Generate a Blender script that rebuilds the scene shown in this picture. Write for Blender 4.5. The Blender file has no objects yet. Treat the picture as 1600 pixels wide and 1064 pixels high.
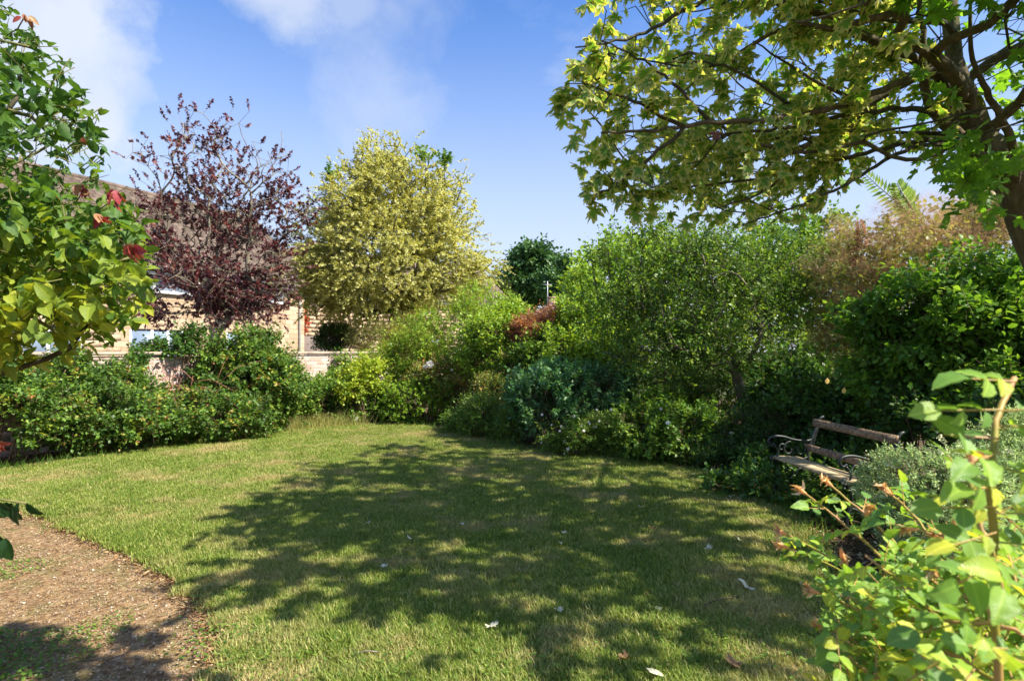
import bpy, bmesh, math, random
import numpy as np
from mathutils import Vector, Matrix
random.seed(7)
R = math.radians
S = bpy.context.scene
col = S.collection
EYE = 1.6
F = 889.0; HY = 548.0       # focal length and horizon row of the 1600 px wide photograph

# ------------------------------------------------------------------ camera
cd = bpy.data.cameras.new("camera"); cam = bpy.data.objects.new("camera", cd); col.objects.link(cam)
cd.sensor_width = 36; cd.lens = 20.0; cd.clip_start = 0.05; cd.clip_end = 900
cam.location = (0, 0, EYE); cam.rotation_euler = (R(91.03), 0, 0)
cd.dof.use_dof = True; cd.dof.focus_distance = 6.0; cd.dof.aperture_fstop = 5.6
S.camera = cam
S.render.resolution_x = 1024; S.render.resolution_y = 680

# ------------------------------------------------------------------ sky, sun, exposure
SUN_EL, SUN_AZ = 47.0, 114.0          # azimuth clockwise from +Y
w = bpy.data.worlds.new("World"); S.world = w; w.use_nodes = True
N = w.node_tree.nodes; L = w.node_tree.links
for n in list(N): N.remove(n)
def nd(t, **k):
    n = N.new(t)
    for a, b in k.items(): setattr(n, a, b)
    return n
out = nd('ShaderNodeOutputWorld'); bg = nd('ShaderNodeBackground'); bg.inputs[1].default_value = 0.15
sky = nd('ShaderNodeTexSky', sky_type='NISHITA', sun_disc=False)
sky.sun_elevation = R(SUN_EL); sky.sun_rotation = R(SUN_AZ); sky.air_density = 1.0; sky.dust_density = 0.6; sky.ozone_density = 2.5
tc = nd('ShaderNodeTexCoord')
def math_(op, a, b=None, c=None):
    n = nd('ShaderNodeMath', operation=op)
    for i, v in enumerate((a, b, c)):
        if v is None: continue
        if isinstance(v, (int, float)): n.inputs[i].default_value = v
        else: L.new(v, n.inputs[i])
    return n.outputs[0]
def vnoise(vec, scale, detail, rough):
    n = nd('ShaderNodeTexNoise'); n.inputs['Scale'].default_value = scale; n.inputs['Detail'].default_value = detail; n.inputs['Roughness'].default_value = rough
    L.new(vec, n.inputs['Vector']); return n.outputs['Fac']
def sstep(v, a, b):
    n = nd('ShaderNodeMapRange', interpolation_type='SMOOTHSTEP'); L.new(v, n.inputs[0])
    n.inputs[1].default_value = a; n.inputs[2].default_value = b; return n.outputs[0]
sep = nd('ShaderNodeSeparateXYZ'); L.new(tc.outputs['Generated'], sep.inputs[0])
hz = math_('ADD', math_('MAXIMUM', sep.outputs[2], 0.0), 0.12)
cx = math_('DIVIDE', sep.outputs[0], hz); cy = math_('DIVIDE', sep.outputs[1], hz)
cmb = nd('ShaderNodeCombineXYZ'); L.new(cx, cmb.inputs[0]); L.new(cy, cmb.inputs[1])
base_n = vnoise(cmb.outputs[0], 0.9, 9, 0.62)
def blob(px, py, rad):                     # a cloud bank in that direction of the sky
    v = Vector(((px-800)/F, 1, (HY-py)/F)).normalized()
    dp = nd('ShaderNodeVectorMath', operation='DISTANCE'); L.new(tc.outputs['Generated'], dp.inputs[0]); dp.inputs[1].default_value = v
    return math_('SUBTRACT', 1.0, math_('DIVIDE', dp.outputs['Value'], rad))
fine = vnoise(tc.outputs['Generated'], 4.0, 10, 0.62)
fz = math_('MULTIPLY', math_('SUBTRACT', fine, 0.5), 1.8)
def cloud(px, py, rad, lo, hi, gain):
    b = math_('ADD', blob(px, py, rad), fz)
    return math_('MULTIPLY', sstep(b, lo, hi), gain)
m = math_('MULTIPLY', cloud(50, 90, .25, .05, .62, .98), math_('ADD', .62, math_('MULTIPLY', vnoise(tc.outputs['Generated'], 9.0, 8, .6), .7)))
for a in [(170, 130, .12, .05, .7, .7), (420, -35, .16, .2, .9, .75), (540, -10, .08, .2, .9, .5), (560, 215, .40, .15, 1.3, .6), (180, 260, .34, .15, .9, .6), (430, -10, .2, .2, 1.1, .4)]:
    m = math_('MAXIMUM', m, cloud(*a))
thin = math_('MULTIPLY', sstep(base_n, .46, .76), 0.6)
m = math_('MAXIMUM', m, thin)
low = math_('MULTIPLY', sstep(sep.outputs[2], .60, .05), .86)      # milky air towards the horizon
m2 = math_('MAXIMUM', m, low)
hs = nd('ShaderNodeHueSaturation'); hs.inputs['Saturation'].default_value = 1.26; hs.inputs['Value'].default_value = .44
L.new(sky.outputs[0], hs.inputs['Color'])
tint_ = nd('ShaderNodeMix', data_type='RGBA', blend_type='MULTIPLY'); tint_.inputs[0].default_value = 1; L.new(hs.outputs[0], tint_.inputs[6]); tint_.inputs[7].default_value = (.95, .90, 1.04, 1)
mix = nd('ShaderNodeMix', data_type='RGBA'); L.new(m2, mix.inputs[0]); L.new(tint_.outputs[2], mix.inputs[6]); mix.inputs[7].default_value = (1.32, 1.45, 1.68, 1)
L.new(mix.outputs[2], bg.inputs[0]); L.new(bg.outputs[0], out.inputs[0])

sd = bpy.data.lights.new("sun", 'SUN'); sd.energy = 2.55; sd.angle = R(.53); sd.color = (1, .93, .80)
sun = bpy.data.objects.new("sun", sd); col.objects.link(sun)
SV = Vector((math.sin(R(SUN_AZ))*math.cos(R(SUN_EL)), math.cos(R(SUN_AZ))*math.cos(R(SUN_EL)), math.sin(R(SUN_EL))))
sun.rotation_euler = SV.to_track_quat('Z', 'Y').to_euler(); sun.location = (12, 4, 20)
S.view_settings.view_transform = 'Standard'; S.view_settings.look = 'None'; S.view_settings.exposure = 2.0; S.view_settings.gamma = 1
S.view_settings.use_curve_mapping = False
S.render.engine = 'CYCLES'
S.cycles.max_bounces = 5; S.cycles.diffuse_bounces = 3; S.cycles.transmission_bounces = 3; S.cycles.glossy_bounces = 2

# ------------------------------------------------------------------ helpers
def P(px, py, D): return np.array([(px-800)/F*D, D, EYE+(HY-py)/F*D])
def G(px, py):    D = EYE*F/(py-HY); return np.array([(px-800)/F*D, D])
def proj(p):      p = np.atleast_2d(p); y = np.maximum(p[:, 1], .05); return np.stack([800+F*p[:, 0]/y, HY-F*(p[:, 2]-EYE)/y], 1)
def unit(a): return a/np.maximum(np.linalg.norm(a, axis=-1, keepdims=True), 1e-9)
def field(p, seed, freq=1.0, n=7):        # smooth random field in about -1..1
    r = np.random.default_rng(seed); k = r.normal(size=(n, 3))*freq; ph = r.uniform(0, 6.28, n)
    return np.sin(p@k.T+ph).sum(1)/math.sqrt(n)*.9

def tag(o, label=None, cat=None, group=None, kind=None):
    if label: o['label'] = label
    if cat: o['category'] = cat
    if group: o['group'] = group
    if kind: o['kind'] = kind
    return o
def empty(name, loc, label=None, cat=None, group=None, rz=0):
    o = bpy.data.objects.new(name, None); col.objects.link(o); o.location = loc; o.rotation_euler = (0, 0, rz); o.empty_display_size = .1
    return tag(o, label, cat, group)
def newmesh(name, V, T, attrs=None, mat=None, smooth=False):
    V = np.asarray(V, np.float32); T = np.asarray(T, np.int32); k = T.shape[1]
    me = bpy.data.meshes.new(name); me.vertices.add(len(V)); me.vertices.foreach_set('co', V.ravel())
    me.loops.add(T.size); me.loops.foreach_set('vertex_index', T.ravel())
    me.polygons.add(len(T)); me.polygons.foreach_set('loop_start', np.arange(0, T.size, k, dtype=np.int32))
    if smooth: me.polygons.foreach_set('use_smooth', np.ones(len(T), bool))
    me.update(calc_edges=True)
    for a, v in (attrs or {}).items():
        at = me.attributes.new(a, 'FLOAT', 'POINT'); at.data.foreach_set('value', np.asarray(v, np.float32))
    if mat: me.materials.append(mat)
    return me
def link(name, me, parent=None, loc=None, keep=False):
    """links a mesh given in world coordinates under its thing (its origin moved to the thing's base)"""
    o = bpy.data.objects.new(name, me); col.objects.link(o)
    if parent is not None:
        o.parent = parent
        if not keep: o.matrix_parent_inverse = Matrix.Translation(-parent.location)
    if loc is not None: o.location = loc
    return o
class Acc:
    def __init__(s): s.V = []; s.T = []; s.A = []; s.E = []; s.n = 0
    def add(s, V, T, var=0.5, edge=0.0):
        V = np.asarray(V, float); s.V.append(V); s.T.append(np.asarray(T)+s.n); s.n += len(V)
        s.A.append(np.broadcast_to(var, (len(V),)).astype(float)); s.E.append(np.broadcast_to(edge, (len(V),)).astype(float))
    def mesh(s, name, mat, smooth=False):
        return newmesh(name, np.concatenate(s.V), np.concatenate(s.T), {'var': np.concatenate(s.A), 'edge': np.concatenate(s.E)}, mat, smooth)

# ------------------------------------------------------------------ materials
def M(name):
    m = bpy.data.materials.new(name); m.use_nodes = True; t = m.node_tree
    for n in list(t.nodes): t.nodes.remove(n)
    return m, t
def N_(t, ty, **k):
    n = t.nodes.new(ty)
    for a, b in k.items(): setattr(n, a, b)
    return n
def ramp(t, fac, stops):
    r = N_(t, 'ShaderNodeValToRGB'); e = r.color_ramp.elements
    while len(e) < len(stops): e.new(.5)
    for i, (p, c) in enumerate(stops): e[i].position = p; e[i].color = (*c, 1)
    t.links.new(fac, r.inputs[0]); return r.outputs[0]
def noise(t, scale, detail=4, rough=.55, vec=None):
    n = N_(t, 'ShaderNodeTexNoise'); n.inputs['Scale'].default_value = scale; n.inputs['Detail'].default_value = detail; n.inputs['Roughness'].default_value = rough
    if vec is not None: t.links.new(vec, n.inputs['Vector'])
    return n.outputs['Fac']
def mth(t, op, a, b=None):
    n = N_(t, 'ShaderNodeMath', operation=op)
    for i, v in enumerate((a, b)):
        if v is None: continue
        if isinstance(v, (int, float)): n.inputs[i].default_value = v
        else: t.links.new(v, n.inputs[i])
    return n.outputs[0]
def mixc(t, f, a, b, bt='MIX'):
    n = N_(t, 'ShaderNodeMix', data_type='RGBA', blend_type=bt)
    for i, v in ((0, f), (6, a), (7, b)):
        if isinstance(v, (int, float)): n.inputs[i].default_value = v
        elif isinstance(v, tuple): n.inputs[i].default_value = (*v, 1)
        else: t.links.new(v, n.inputs[i])
    return n.outputs[2]
def attr(t, name): n = N_(t, 'ShaderNodeAttribute'); n.attribute_name = name; return n.outputs['Fac']
def pos(t): return N_(t, 'ShaderNodeNewGeometry').outputs['Position']
def objco(t): return N_(t, 'ShaderNodeTexCoord').outputs['Object']

def leafmat(name, stops, trans=.42, rough=.45, edge=None, spec=.38, tint=(1.25, 1.15, .45), patch=.25, pscale=1.3, fb=1.6, veins=False):
    m, t = M(name); stops = [(p_, tuple(x*fb for x in c_)) for p_, c_ in stops]; v = attr(t, 'var')
    pn = noise(t, pscale, 2, .5, pos(t))
    v = mth(t, 'ADD', v, mth(t, 'MULTIPLY', mth(t, 'SUBTRACT', pn, .5), patch*2))
    c = ramp(t, v, stops)
    if edge:
        e = mth(t, 'ADD', attr(t, 'edge'), mth(t, 'MULTIPLY', mth(t, 'SUBTRACT', noise(t, 45, 2, .5, pos(t)), .5), .7))
        mr = N_(t, 'ShaderNodeMapRange', interpolation_type='SMOOTHSTEP'); t.links.new(e, mr.inputs[0]); mr.inputs[1].default_value = edge[1]; mr.inputs[2].default_value = edge[2]
        c = mixc(t, mr.outputs[0], c, mixc(t, attr(t, 'var'), edge[0], edge[3] if len(edge) > 3 else edge[0]))
    else:                                     # faint pale midrib / mottling
        c = mixc(t, mth(t, 'MULTIPLY', noise(t, 60, 3, .6, pos(t)), .35), c, mixc(t, 1.0, c, (1.5, 1.35, 1.1), 'MULTIPLY'))
        vn = N_(t, 'ShaderNodeMapRange'); t.links.new(attr(t, 'edge'), vn.inputs[0]); vn.inputs[1].default_value = .16; vn.inputs[2].default_value = .0; vn.inputs[4].default_value = .55
        c = mixc(t, vn.outputs[0], c, mixc(t, 1.0, c, (1.9, 1.55, 1.6), 'MULTIPLY'))
    b = N_(t, 'ShaderNodeBsdfPrincipled'); b.inputs['Roughness'].default_value = rough
    b.inputs['Specular IOR Level'].default_value = spec
    if veins:
        ph = mth(t, 'MULTIPLY', mth(t, 'SUBTRACT', attr(t, 'along'), mth(t, 'MULTIPLY', attr(t, 'edge'), .30)), 46.0)
        sn = mth(t, 'POWER', mth(t, 'ABSOLUTE', mth(t, 'SINE', ph)), .5)
        c = mixc(t, mth(t, 'MULTIPLY', sn, .45), mixc(t, 1.0, c, (1.35, 1.22, 1.2), 'MULTIPLY'), mixc(t, 1.0, c, (.82, .86, .8), 'MULTIPLY'))
        c = mixc(t, mth(t, 'MULTIPLY', mth(t, 'GREATER_THAN', noise(t, 55, 5, .7, pos(t)), .68), .4), c, (.32, .20, .07))
        bn = N_(t, 'ShaderNodeBump'); bn.inputs['Strength'].default_value = .55; bn.inputs['Distance'].default_value = .0016; t.links.new(sn, bn.inputs['Height']); t.links.new(bn.outputs[0], b.inputs['Normal'])
    t.links.new(c, b.inputs['Base Color'])
    tr = N_(t, 'ShaderNodeBsdfTranslucent'); t.links.new(mixc(t, 1.0, c, tint, 'MULTIPLY'), tr.inputs[0])
    mx = N_(t, 'ShaderNodeMixShader'); mx.inputs[0].default_value = trans
    t.links.new(b.outputs[0], mx.inputs[1]); t.links.new(tr.outputs[0], mx.inputs[2])
    o = N_(t, 'ShaderNodeOutputMaterial'); t.links.new(mx.outputs[0], o.inputs[0]); return m
def pmat(name, build, rough=.8, spec=.3, bump=None, metal=0):
    m, t = M(name); b = N_(t, 'ShaderNodeBsdfPrincipled'); c = build(t) if callable(build) else None
    if c is None: b.inputs['Base Color'].default_value = (*build, 1)
    else: t.links.new(c, b.inputs['Base Color'])
    b.inputs['Roughness'].default_value = rough; b.inputs['Specular IOR Level'].default_value = spec; b.inputs['Metallic'].default_value = metal
    if bump:
        bn = N_(t, 'ShaderNodeBump'); bn.inputs['Strength'].default_value = bump[1]; bn.inputs['Distance'].default_value = bump[2]
        t.links.new(noise(t, bump[0], 6, .65, pos(t)), bn.inputs['Height']); t.links.new(bn.outputs[0], b.inputs['Normal'])
    o = N_(t, 'ShaderNodeOutputMaterial'); t.links.new(b.outputs[0], o.inputs[0]); return m
def bark(name, a, b_, c_, scale=14):
    def f(t):
        mp = N_(t, 'ShaderNodeMapping'); mp.inputs['Scale'].default_value = (1, 1, .25); t.links.new(pos(t), mp.inputs[0])
        c = ramp(t, noise(t, scale, 8, .7, mp.outputs[0]), [(.3, a), (.52, b_), (.72, c_)])
        return mixc(t, mth(t, 'MULTIPLY', noise(t, 3, 4, .6, pos(t)), .5), c, (.10, .12, .05))
    return pmat(name, f, .9, .2, (scale*2.2, .9, .02))
MT = {}
MT['bark_dark'] = bark('bark_dark', (.025, .02, .014), (.075, .06, .042), (.16, .135, .10))
MT['bark_maple'] = bark('bark_maple', (.05, .036, .022), (.15, .11, .07), (.28, .22, .15))
MT['bark_pale'] = bark('bark_pale', (.14, .11, .08), (.30, .25, .19), (.46, .40, .32))
MT['stem_green'] = pmat('stem_green', lambda t: ramp(t, noise(t, 20, 3, .5, pos(t)), [(.3, (.10, .13, .03)), (.7, (.20, .16, .06))]), .6)
MT['stem_rose'] = pmat('stem_rose', lambda t: ramp(t, noise(t, 16, 3, .5, pos(t)), [(.35, (.28, .26, .03)), (.52, (.42, .27, .07)), (.7, (.5, .26, .14))]), .5)
MT['stem_brown'] = pmat('stem_brown', lambda t: ramp(t, noise(t, 12, 4, .6, pos(t)), [(.3, (.07, .045, .025)), (.6, (.18, .12, .075)), (.8, (.32, .24, .16))]), .8)
MT['stem_red'] = pmat('stem_red', lambda t: ramp(t, noise(t, 12, 4, .6, pos(t)), [(.3, (.16, .06, .035)), (.6, (.34, .15, .09)), (.8, (.45, .30, .2))]), .7)

# ------------------------------------------------------------------ leaf templates: verts (x across, y along, z normal), tris, edge value
def tp_diamond():
    V = [(0, 0, 0), (.27, .42, 0.0), (0, 1, -.10), (-.27, .42, 0.0), (0, .45, -.07)]
    return np.array(V), np.array([(0, 1, 4), (1, 2, 4), (2, 3, 4), (3, 0, 4)]), np.array([1, 1, 1, 1, 0.])
def tp_broad():                            # rounder six-sided leaf
    V = [(0, 0, 0), (.30, .22, .03), (.34, .58, .0), (0, 1, -.12), (-.34, .58, .0), (-.30, .22, .03), (0, .45, -.07)]
    return np.array(V), np.array([(i, (i+1) % 6, 6) for i in range(6)]), np.array([1]*6+[0.])
def tp_ovate():                            # smooth near leaf with midrib fold and curl
    ys = [0, .05, .13, .26, .42, .58, .73, .86, .95, 1.0]; ws = [0, .12, .22, .30, .34, .32, .25, .15, .06, 0]
    V = []; T = []
    for i, (y, x) in enumerate(zip(ys, ws)):
        z = -.26*y*y; rp = .018*(-1)**i
        V += [(-x*(1+.02*(-1)**i), y, z+.26*x+rp), (0, y, z), (x*(1-.02*(-1)**i), y, z+.34*x-rp)]
    for i in range(len(ys)-1):
        a = 3*i; b = a+3
        T += [(a, a+1, b+1), (a, b+1, b), (a+1, a+2, b+2), (a+1, b+2, b+1)]
    V = np.array(V); E = np.abs(V[:, 0])/.33
    return V, np.array(T), E
def tp_maple(fine=True):
    if fine:   # five pointed lobes with teeth
        pol = [(-90, .10), (-62, .30), (-38, .62), (-24, .40), (-8, .70), (8, .98), (20, .62), (34, .46), (46, .80), (54, .78), (64, 1.0), (70, 1.0), (80, .74), (84, .82), (90, 1.22)]
    else:
        pol = [(-90, .12), (-38, .60), (-14, .42), (12, .95), (36, .46), (58, .95), (74, .62), (90, 1.18)]
    pts = [(a, r) for a, r in pol]; right = [(r*math.cos(R(a)), r*math.sin(R(a))) for a, r in pts]
    left = [(-x, y) for x, y in reversed(right[1:-1])]
    o = right+left; c = (0, 0)
    V = [(x*.5, (y+.1)*.5, -.10*(x*x+y*y)+.04*math.sin(5*math.atan2(y, x))) for x, y in o]+[(0, .05+.05, .02)]
    n = len(o); T = [(i, (i+1) % n, n) for i in range(n)]
    return np.array(V), np.array(T), np.array([1.]*n+[0.])
def tp_needle():
    V = [(-.05, 0, 0), (.05, 0, 0), (0, 1, -.05)]; return np.array(V), np.array([(0, 1, 2)]), np.array([0, 0, 1.])
def tp_flower(n=5):
    V = []; T = []
    for i in range(n):
        a = 2*math.pi*i/n; b = 2*math.pi*(i+.42)/n; c = 2*math.pi*(i-.42)/n
        k = len(V); V += [(0, 0, 0), (.42*math.cos(c), .42*math.sin(c), .10), (.55*math.cos(a), .55*math.sin(a), .05), (.42*math.cos(b), .42*math.sin(b), .10)]
        T += [(k, k+1, k+2), (k, k+2, k+3)]
    V = np.array(V); return V, np.array(T), np.hypot(V[:, 0], V[:, 1])*2
TP = dict(diamond=tp_diamond(), broad=tp_broad(), ovate=tp_ovate(), maple=tp_maple(True), maple_far=tp_maple(False), needle=tp_needle(), flower=tp_flower())

class Leaves:                              # a list of leaf placements
    def __init__(s): s.p = []; s.a = []; s.n = []; s.s = []; s.v = []
    def add(s, p, a, n, sz, v): s.p.append(p); s.a.append(a); s.n.append(n); s.s.append(sz); s.v.append(v)
    def cat(s):
        p = np.concatenate(s.p); a = unit(np.concatenate(s.a)); n = np.concatenate(s.n)
        n = unit(n-(n*a).sum(1, keepdims=True)*a); return p, a, n, np.concatenate(s.s), np.clip(np.concatenate(s.v), 0, 1)
def leafmesh(name, data, tmpl, mat, width=1.0, rng=None):
    p, a, n, sz, v = data; TV, TT, TE = TP[tmpl] if isinstance(tmpl, str) else tmpl
    x = np.cross(a, n); r = rng or np.random.default_rng(1)
    curl = r.uniform(.3, 2.0, len(p))[:, None, None]
    V = p[:, None]+sz[:, None, None]*(width*TV[None, :, 0:1]*x[:, None]+TV[None, :, 1:2]*a[:, None]+curl*TV[None, :, 2:3]*n[:, None])
    T = TT[None]+(np.arange(len(p))*len(TV))[:, None, None]
    return newmesh(name, V.reshape(-1, 3), T.reshape(-1, 3), {'var': np.repeat(v, len(TV)), 'edge': np.tile(TE, len(p)), **({'along': np.tile(TV[:, 1], len(p))} if len(TV) > 18 and len(p) < 40000 else {})}, mat, True)
def put_leaves(root, data, tmpl, mat, single=0, width=1.0, seed=0, name='foliage', leafname='leaf'):
    """the leaves that show largest become one object each, the rest one mass"""
    p, a, n, sz, v = data
    if single:
        q = proj(p); inside = (q[:, 0] > 5) & (q[:, 0] < 1595) & (q[:, 1] > 5) & (q[:, 1] < 1059) & (p[:, 1] > .3)
        px = np.where(inside, sz*F/p[:, 1], 0); idx = np.argsort(-px)[:single]; idx = idx[px[idx] > 6]
        TV, TT, TE = TP[tmpl]; nb = 9; variants = []
        for b in range(nb):
            Vb = TV*np.array([width, 1, .4+1.6*((b*5) % nb)/nb])
            variants.append(newmesh(leafname, Vb, TT, {'var': np.full(len(TV), (b+.5)/nb), 'edge': TE, 'along': TV[:, 1]}, mat, True))
        for i in idx:
            o = bpy.data.objects.new(leafname, variants[min(nb-1, int(v[i]*nb))]); col.objects.link(o); o.parent = root
            x = np.cross(a[i], n[i]); mw = Matrix(((x[0]*sz[i], a[i][0]*sz[i], n[i][0]*sz[i], p[i][0]-root.location[0]), (x[1]*sz[i], a[i][1]*sz[i], n[i][1]*sz[i], p[i][1]-root.location[1]), (x[2]*sz[i], a[i][2]*sz[i], n[i][2]*sz[i], p[i][2]-root.location[2]), (0, 0, 0, 1)))
            o.matrix_basis = mw
        keep = np.ones(len(p), bool); keep[idx] = False; data = tuple(d[keep] for d in data)
    if len(data[0]):
        o = link(name, leafmesh(name, data, tmpl, mat, width, np.random.default_rng(seed)), root); o['kind'] = 'stuff'
        return o

# ------------------------------------------------------------------ tubes
def tube(acc, pts, rad, k=6, var=.5, cap=True):
    pts = np.asarray(pts, float); rad = np.broadcast_to(rad, (len(pts),)); t = np.gradient(pts, axis=0); t = unit(t)
    ref = np.array([0, 0, 1.]) if abs(t[0][2]) < .9 else np.array([1., 0, 0])
    x = np.cross(t[0], ref); x /= np.linalg.norm(x); V = []
    ang = np.arange(k)*2*math.pi/k
    for i in range(len(pts)):
        x = x-t[i]*(x@t[i]); x /= max(np.linalg.norm(x), 1e-9); y = np.cross(t[i], x)
        V.append(pts[i]+rad[i]*(np.cos(ang)[:, None]*x+np.sin(ang)[:, None]*y))
    V = np.concatenate(V); T = []
    for i in range(len(pts)-1):
        for j in range(k):
            a = i*k+j; b = i*k+(j+1) % k; T += [(a, b, b+k), (a, b+k, a+k)]
    if cap:
        for j in range(1, k-1): T.append((0, j+1, j)); e = (len(pts)-1)*k; T.append((e, e+j, e+j+1))
    acc.add(V, T, var)
def sticks(acc, A, B, ra, rb, var=.5):     # many straight three-sided twigs at once
    t = unit(B-A); ref = np.where(np.abs(t[:, 2:3]) < .9, np.array([[0, 0, 1.]]), np.array([[1., 0, 0]]))
    x = unit(np.cross(t, ref)); y = np.cross(t, x); V = []
    for P0, r in ((A, ra), (B, rb)):
        for j in range(3):
            c, s = math.cos(j*2.094), math.sin(j*2.094); V.append(P0+np.reshape(r, (-1, 1))*(c*x+s*y))
    V = np.stack(V, 1); n = len(A); T0 = np.array([(0, 1, 4), (0, 4, 3), (1, 2, 5), (1, 5, 4), (2, 0, 3), (2, 3, 5)])
    T = T0[None]+(np.arange(n)*6)[:, None, None]; acc.add(V.reshape(-1, 3), T.reshape(-1, 3), var)
def box(acc, c, sx, sy, sz, rot=None, var=.5):
    V = np.array([(x, y, z) for x in (-.5, .5) for y in (-.5, .5) for z in (-.5, .5)])*(sx, sy, sz)
    if rot is not None: V = V@np.array(rot).T
    T = [(0, 1, 3), (0, 3, 2), (4, 6, 7), (4, 7, 5), (0, 4, 5), (0, 5, 1), (2, 3, 7), (2, 7, 6), (0, 2, 6), (0, 6, 4), (1, 5, 7), (1, 7, 3)]
    acc.add(V+np.asarray(c), T, var)

# twigs with leaves along them
def leafy_twigs(base, d, length, k, size, rng, upn=.8, spread=.9, var=None, droop=.0, whorl=False):
    """base,d: (n,3). returns leaf arrays, twig ends"""
    n = len(base); Lv = Leaves(); length = np.broadcast_to(length, (n,)); v0 = rng.uniform(0, 1, n) if var is None else var
    x = unit(np.cross(d, rng.normal(size=(n, 3)))); y = np.cross(d, x)
    for i in range(k):
        f = (i+1)/k if not whorl else .75+.25*(i+1)/k
        p = base+d*(length*f)[:, None]+np.array([0, 0, -1.])*(droop*length*f*f)[:, None]
        ph = i*2.4+rng.normal(size=n)*.4; side = np.cos(ph)[:, None]*x+np.sin(ph)[:, None]*y
        last = i == k-1
        a = d*(1.0 if last else .45)+side*(.15 if last else spread)+np.array([0, 0, -droop*1.2])+rng.normal(size=(n, 3))*.18
        nn = np.array([0, 0, upn])+rng.normal(size=(n, 3))*.42+side*.2
        Lv.add(p, a, nn, size*rng.uniform(.65, 1.2, n), v0*.6+rng.uniform(0, .4, n))
    return Lv
def blob_points(blobs, n, rng, shell=.55, seed=0, noise_=.22, cut=-.55, zmin=.03):
    """points inside a union of lumpy ellipsoids, denser towards the skin, with outward directions"""
    vol = np.array([b[3]*b[4]*b[5] for b in blobs])**.75; vol = vol/vol.sum(); Ps = []; Ds = []
    for b, f in zip(blobs, vol):
        m = int(n*f*1.6)+8; u = unit(rng.normal(size=(m, 3))); r = shell+(1-shell)*rng.uniform(0, 1, m)**.6
        c = np.array(b[:3]); rad = np.array(b[3:6]); k = 1+noise_*field(u*2.2+c, seed+5, 1.6)+.5*noise_*field(u*5+c, seed+6, 1.6)
        p = c+u*rad*(r*k)[:, None]; ok = (field(p, seed+9, 2.2/ max(.4, rad.mean())) > cut) & (p[:, 2] > zmin)
        Ps.append(p[ok][:int(n*f)+1]); Ds.append((unit(u/rad))[ok][:int(n*f)+1])
    return np.concatenate(Ps), np.concatenate(Ds)
def shrub(name, label, cat, blobs, n, k, size, tmpl, mat, seed, twig=.22, up=.5, droop=.1, stem='stem_brown', group=None, base=None, shell=.5, single=0, width=1.0, upn=.8, noise_=.22, cut=-.55, nstem=26, spread=.9, whorl=False, extra=None, zmin=.03):
    rng = np.random.default_rng(seed); blobs = [tuple(b) for b in blobs]
    if base is None: base = (blobs[0][0], blobs[0][1], 0)
    root = empty(name, base, label, cat, group)
    p, d = blob_points(blobs, n, rng, shell, seed, noise_, cut, zmin); d = unit(d+np.array([0, 0, up])+rng.normal(size=d.shape)*.45)
    b = p-d*(twig*.7)
    Lv = leafy_twigs(b, d, twig*rng.uniform(.6, 1.35, len(b)), k, size, rng, upn=upn, droop=droop, spread=spread, whorl=whorl)
    data = Lv.cat(); ok = data[0][:, 2] > .01; data = tuple(x[ok] for x in data)
    put_leaves(root, data, tmpl, mat, single, width, seed)
    acc = Acc(); sticks(acc, b-d*twig*.3, b+d*twig, np.full(len(b), .0022+size*.012), np.full(len(b), .001+size*.004))
    pick = rng.choice(len(b), min(nstem, len(b)), replace=False)
    gb = np.array(base, float)
    for i in pick:
        e = b[i]; s0 = gb+np.array([rng.normal()*.08+(e[0]-gb[0])*.35, rng.normal()*.08+(e[1]-gb[1])*.35, -gb[2]])
        mid = s0*.5+e*.5+np.array([rng.normal()*.06, rng.normal()*.06, .12*np.linalg.norm(e-s0)])
        tt = np.linspace(0, 1, 6)[:, None]; pts = s0*(1-tt)**2+2*mid*tt*(1-tt)+e*tt**2
        tube(acc, pts, np.linspace(.011, .004, 6), 4)
    o = link('stem', acc.mesh('stem', MT[stem]), root); o['kind'] = 'stuff'
    if extra: extra(root, p, d, rng)
    return root
def flowers(n, size, mat, seed, zbias=0):
    def f(root, p, d, rng):
        r = np.random.default_rng(seed)
        score = -p[:, 1]-.35*p[:, 0]+r.normal(size=len(p))*.25      # on the side of the lawn
        idx = np.argsort(-score)[:int(len(p)*.35)]; idx = r.choice(idx, min(n, len(idx)), replace=False)
        for i in idx:
            c = p[i]+d[i]*.10; a = unit(np.array([r.normal(), r.normal(), r.normal()])); nn = unit(np.array([-.35, -.9, .5])+r.normal(size=3)*.35)
            a = unit(a-nn*(a@nn)); s = size*r.uniform(.7, 1.2)
            TV, TT, TE = TP['flower']; x = np.cross(a, nn)
            V = c+s*(TV[:, 0:1]*x+TV[:, 1:2]*a+TV[:, 2:3]*nn)
            V2 = c+nn*s*.08+s*.55*(TV[:, 0:1]*a+TV[:, 1:2]*x+TV[:, 2:3]*nn*1.6)
            ac = Acc(); ac.add(V, TT, r.uniform(), TE); ac.add(V2, TT, r.uniform(), TE*.4)
            link('flower', ac.mesh('flower', mat), root)
    return f

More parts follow.
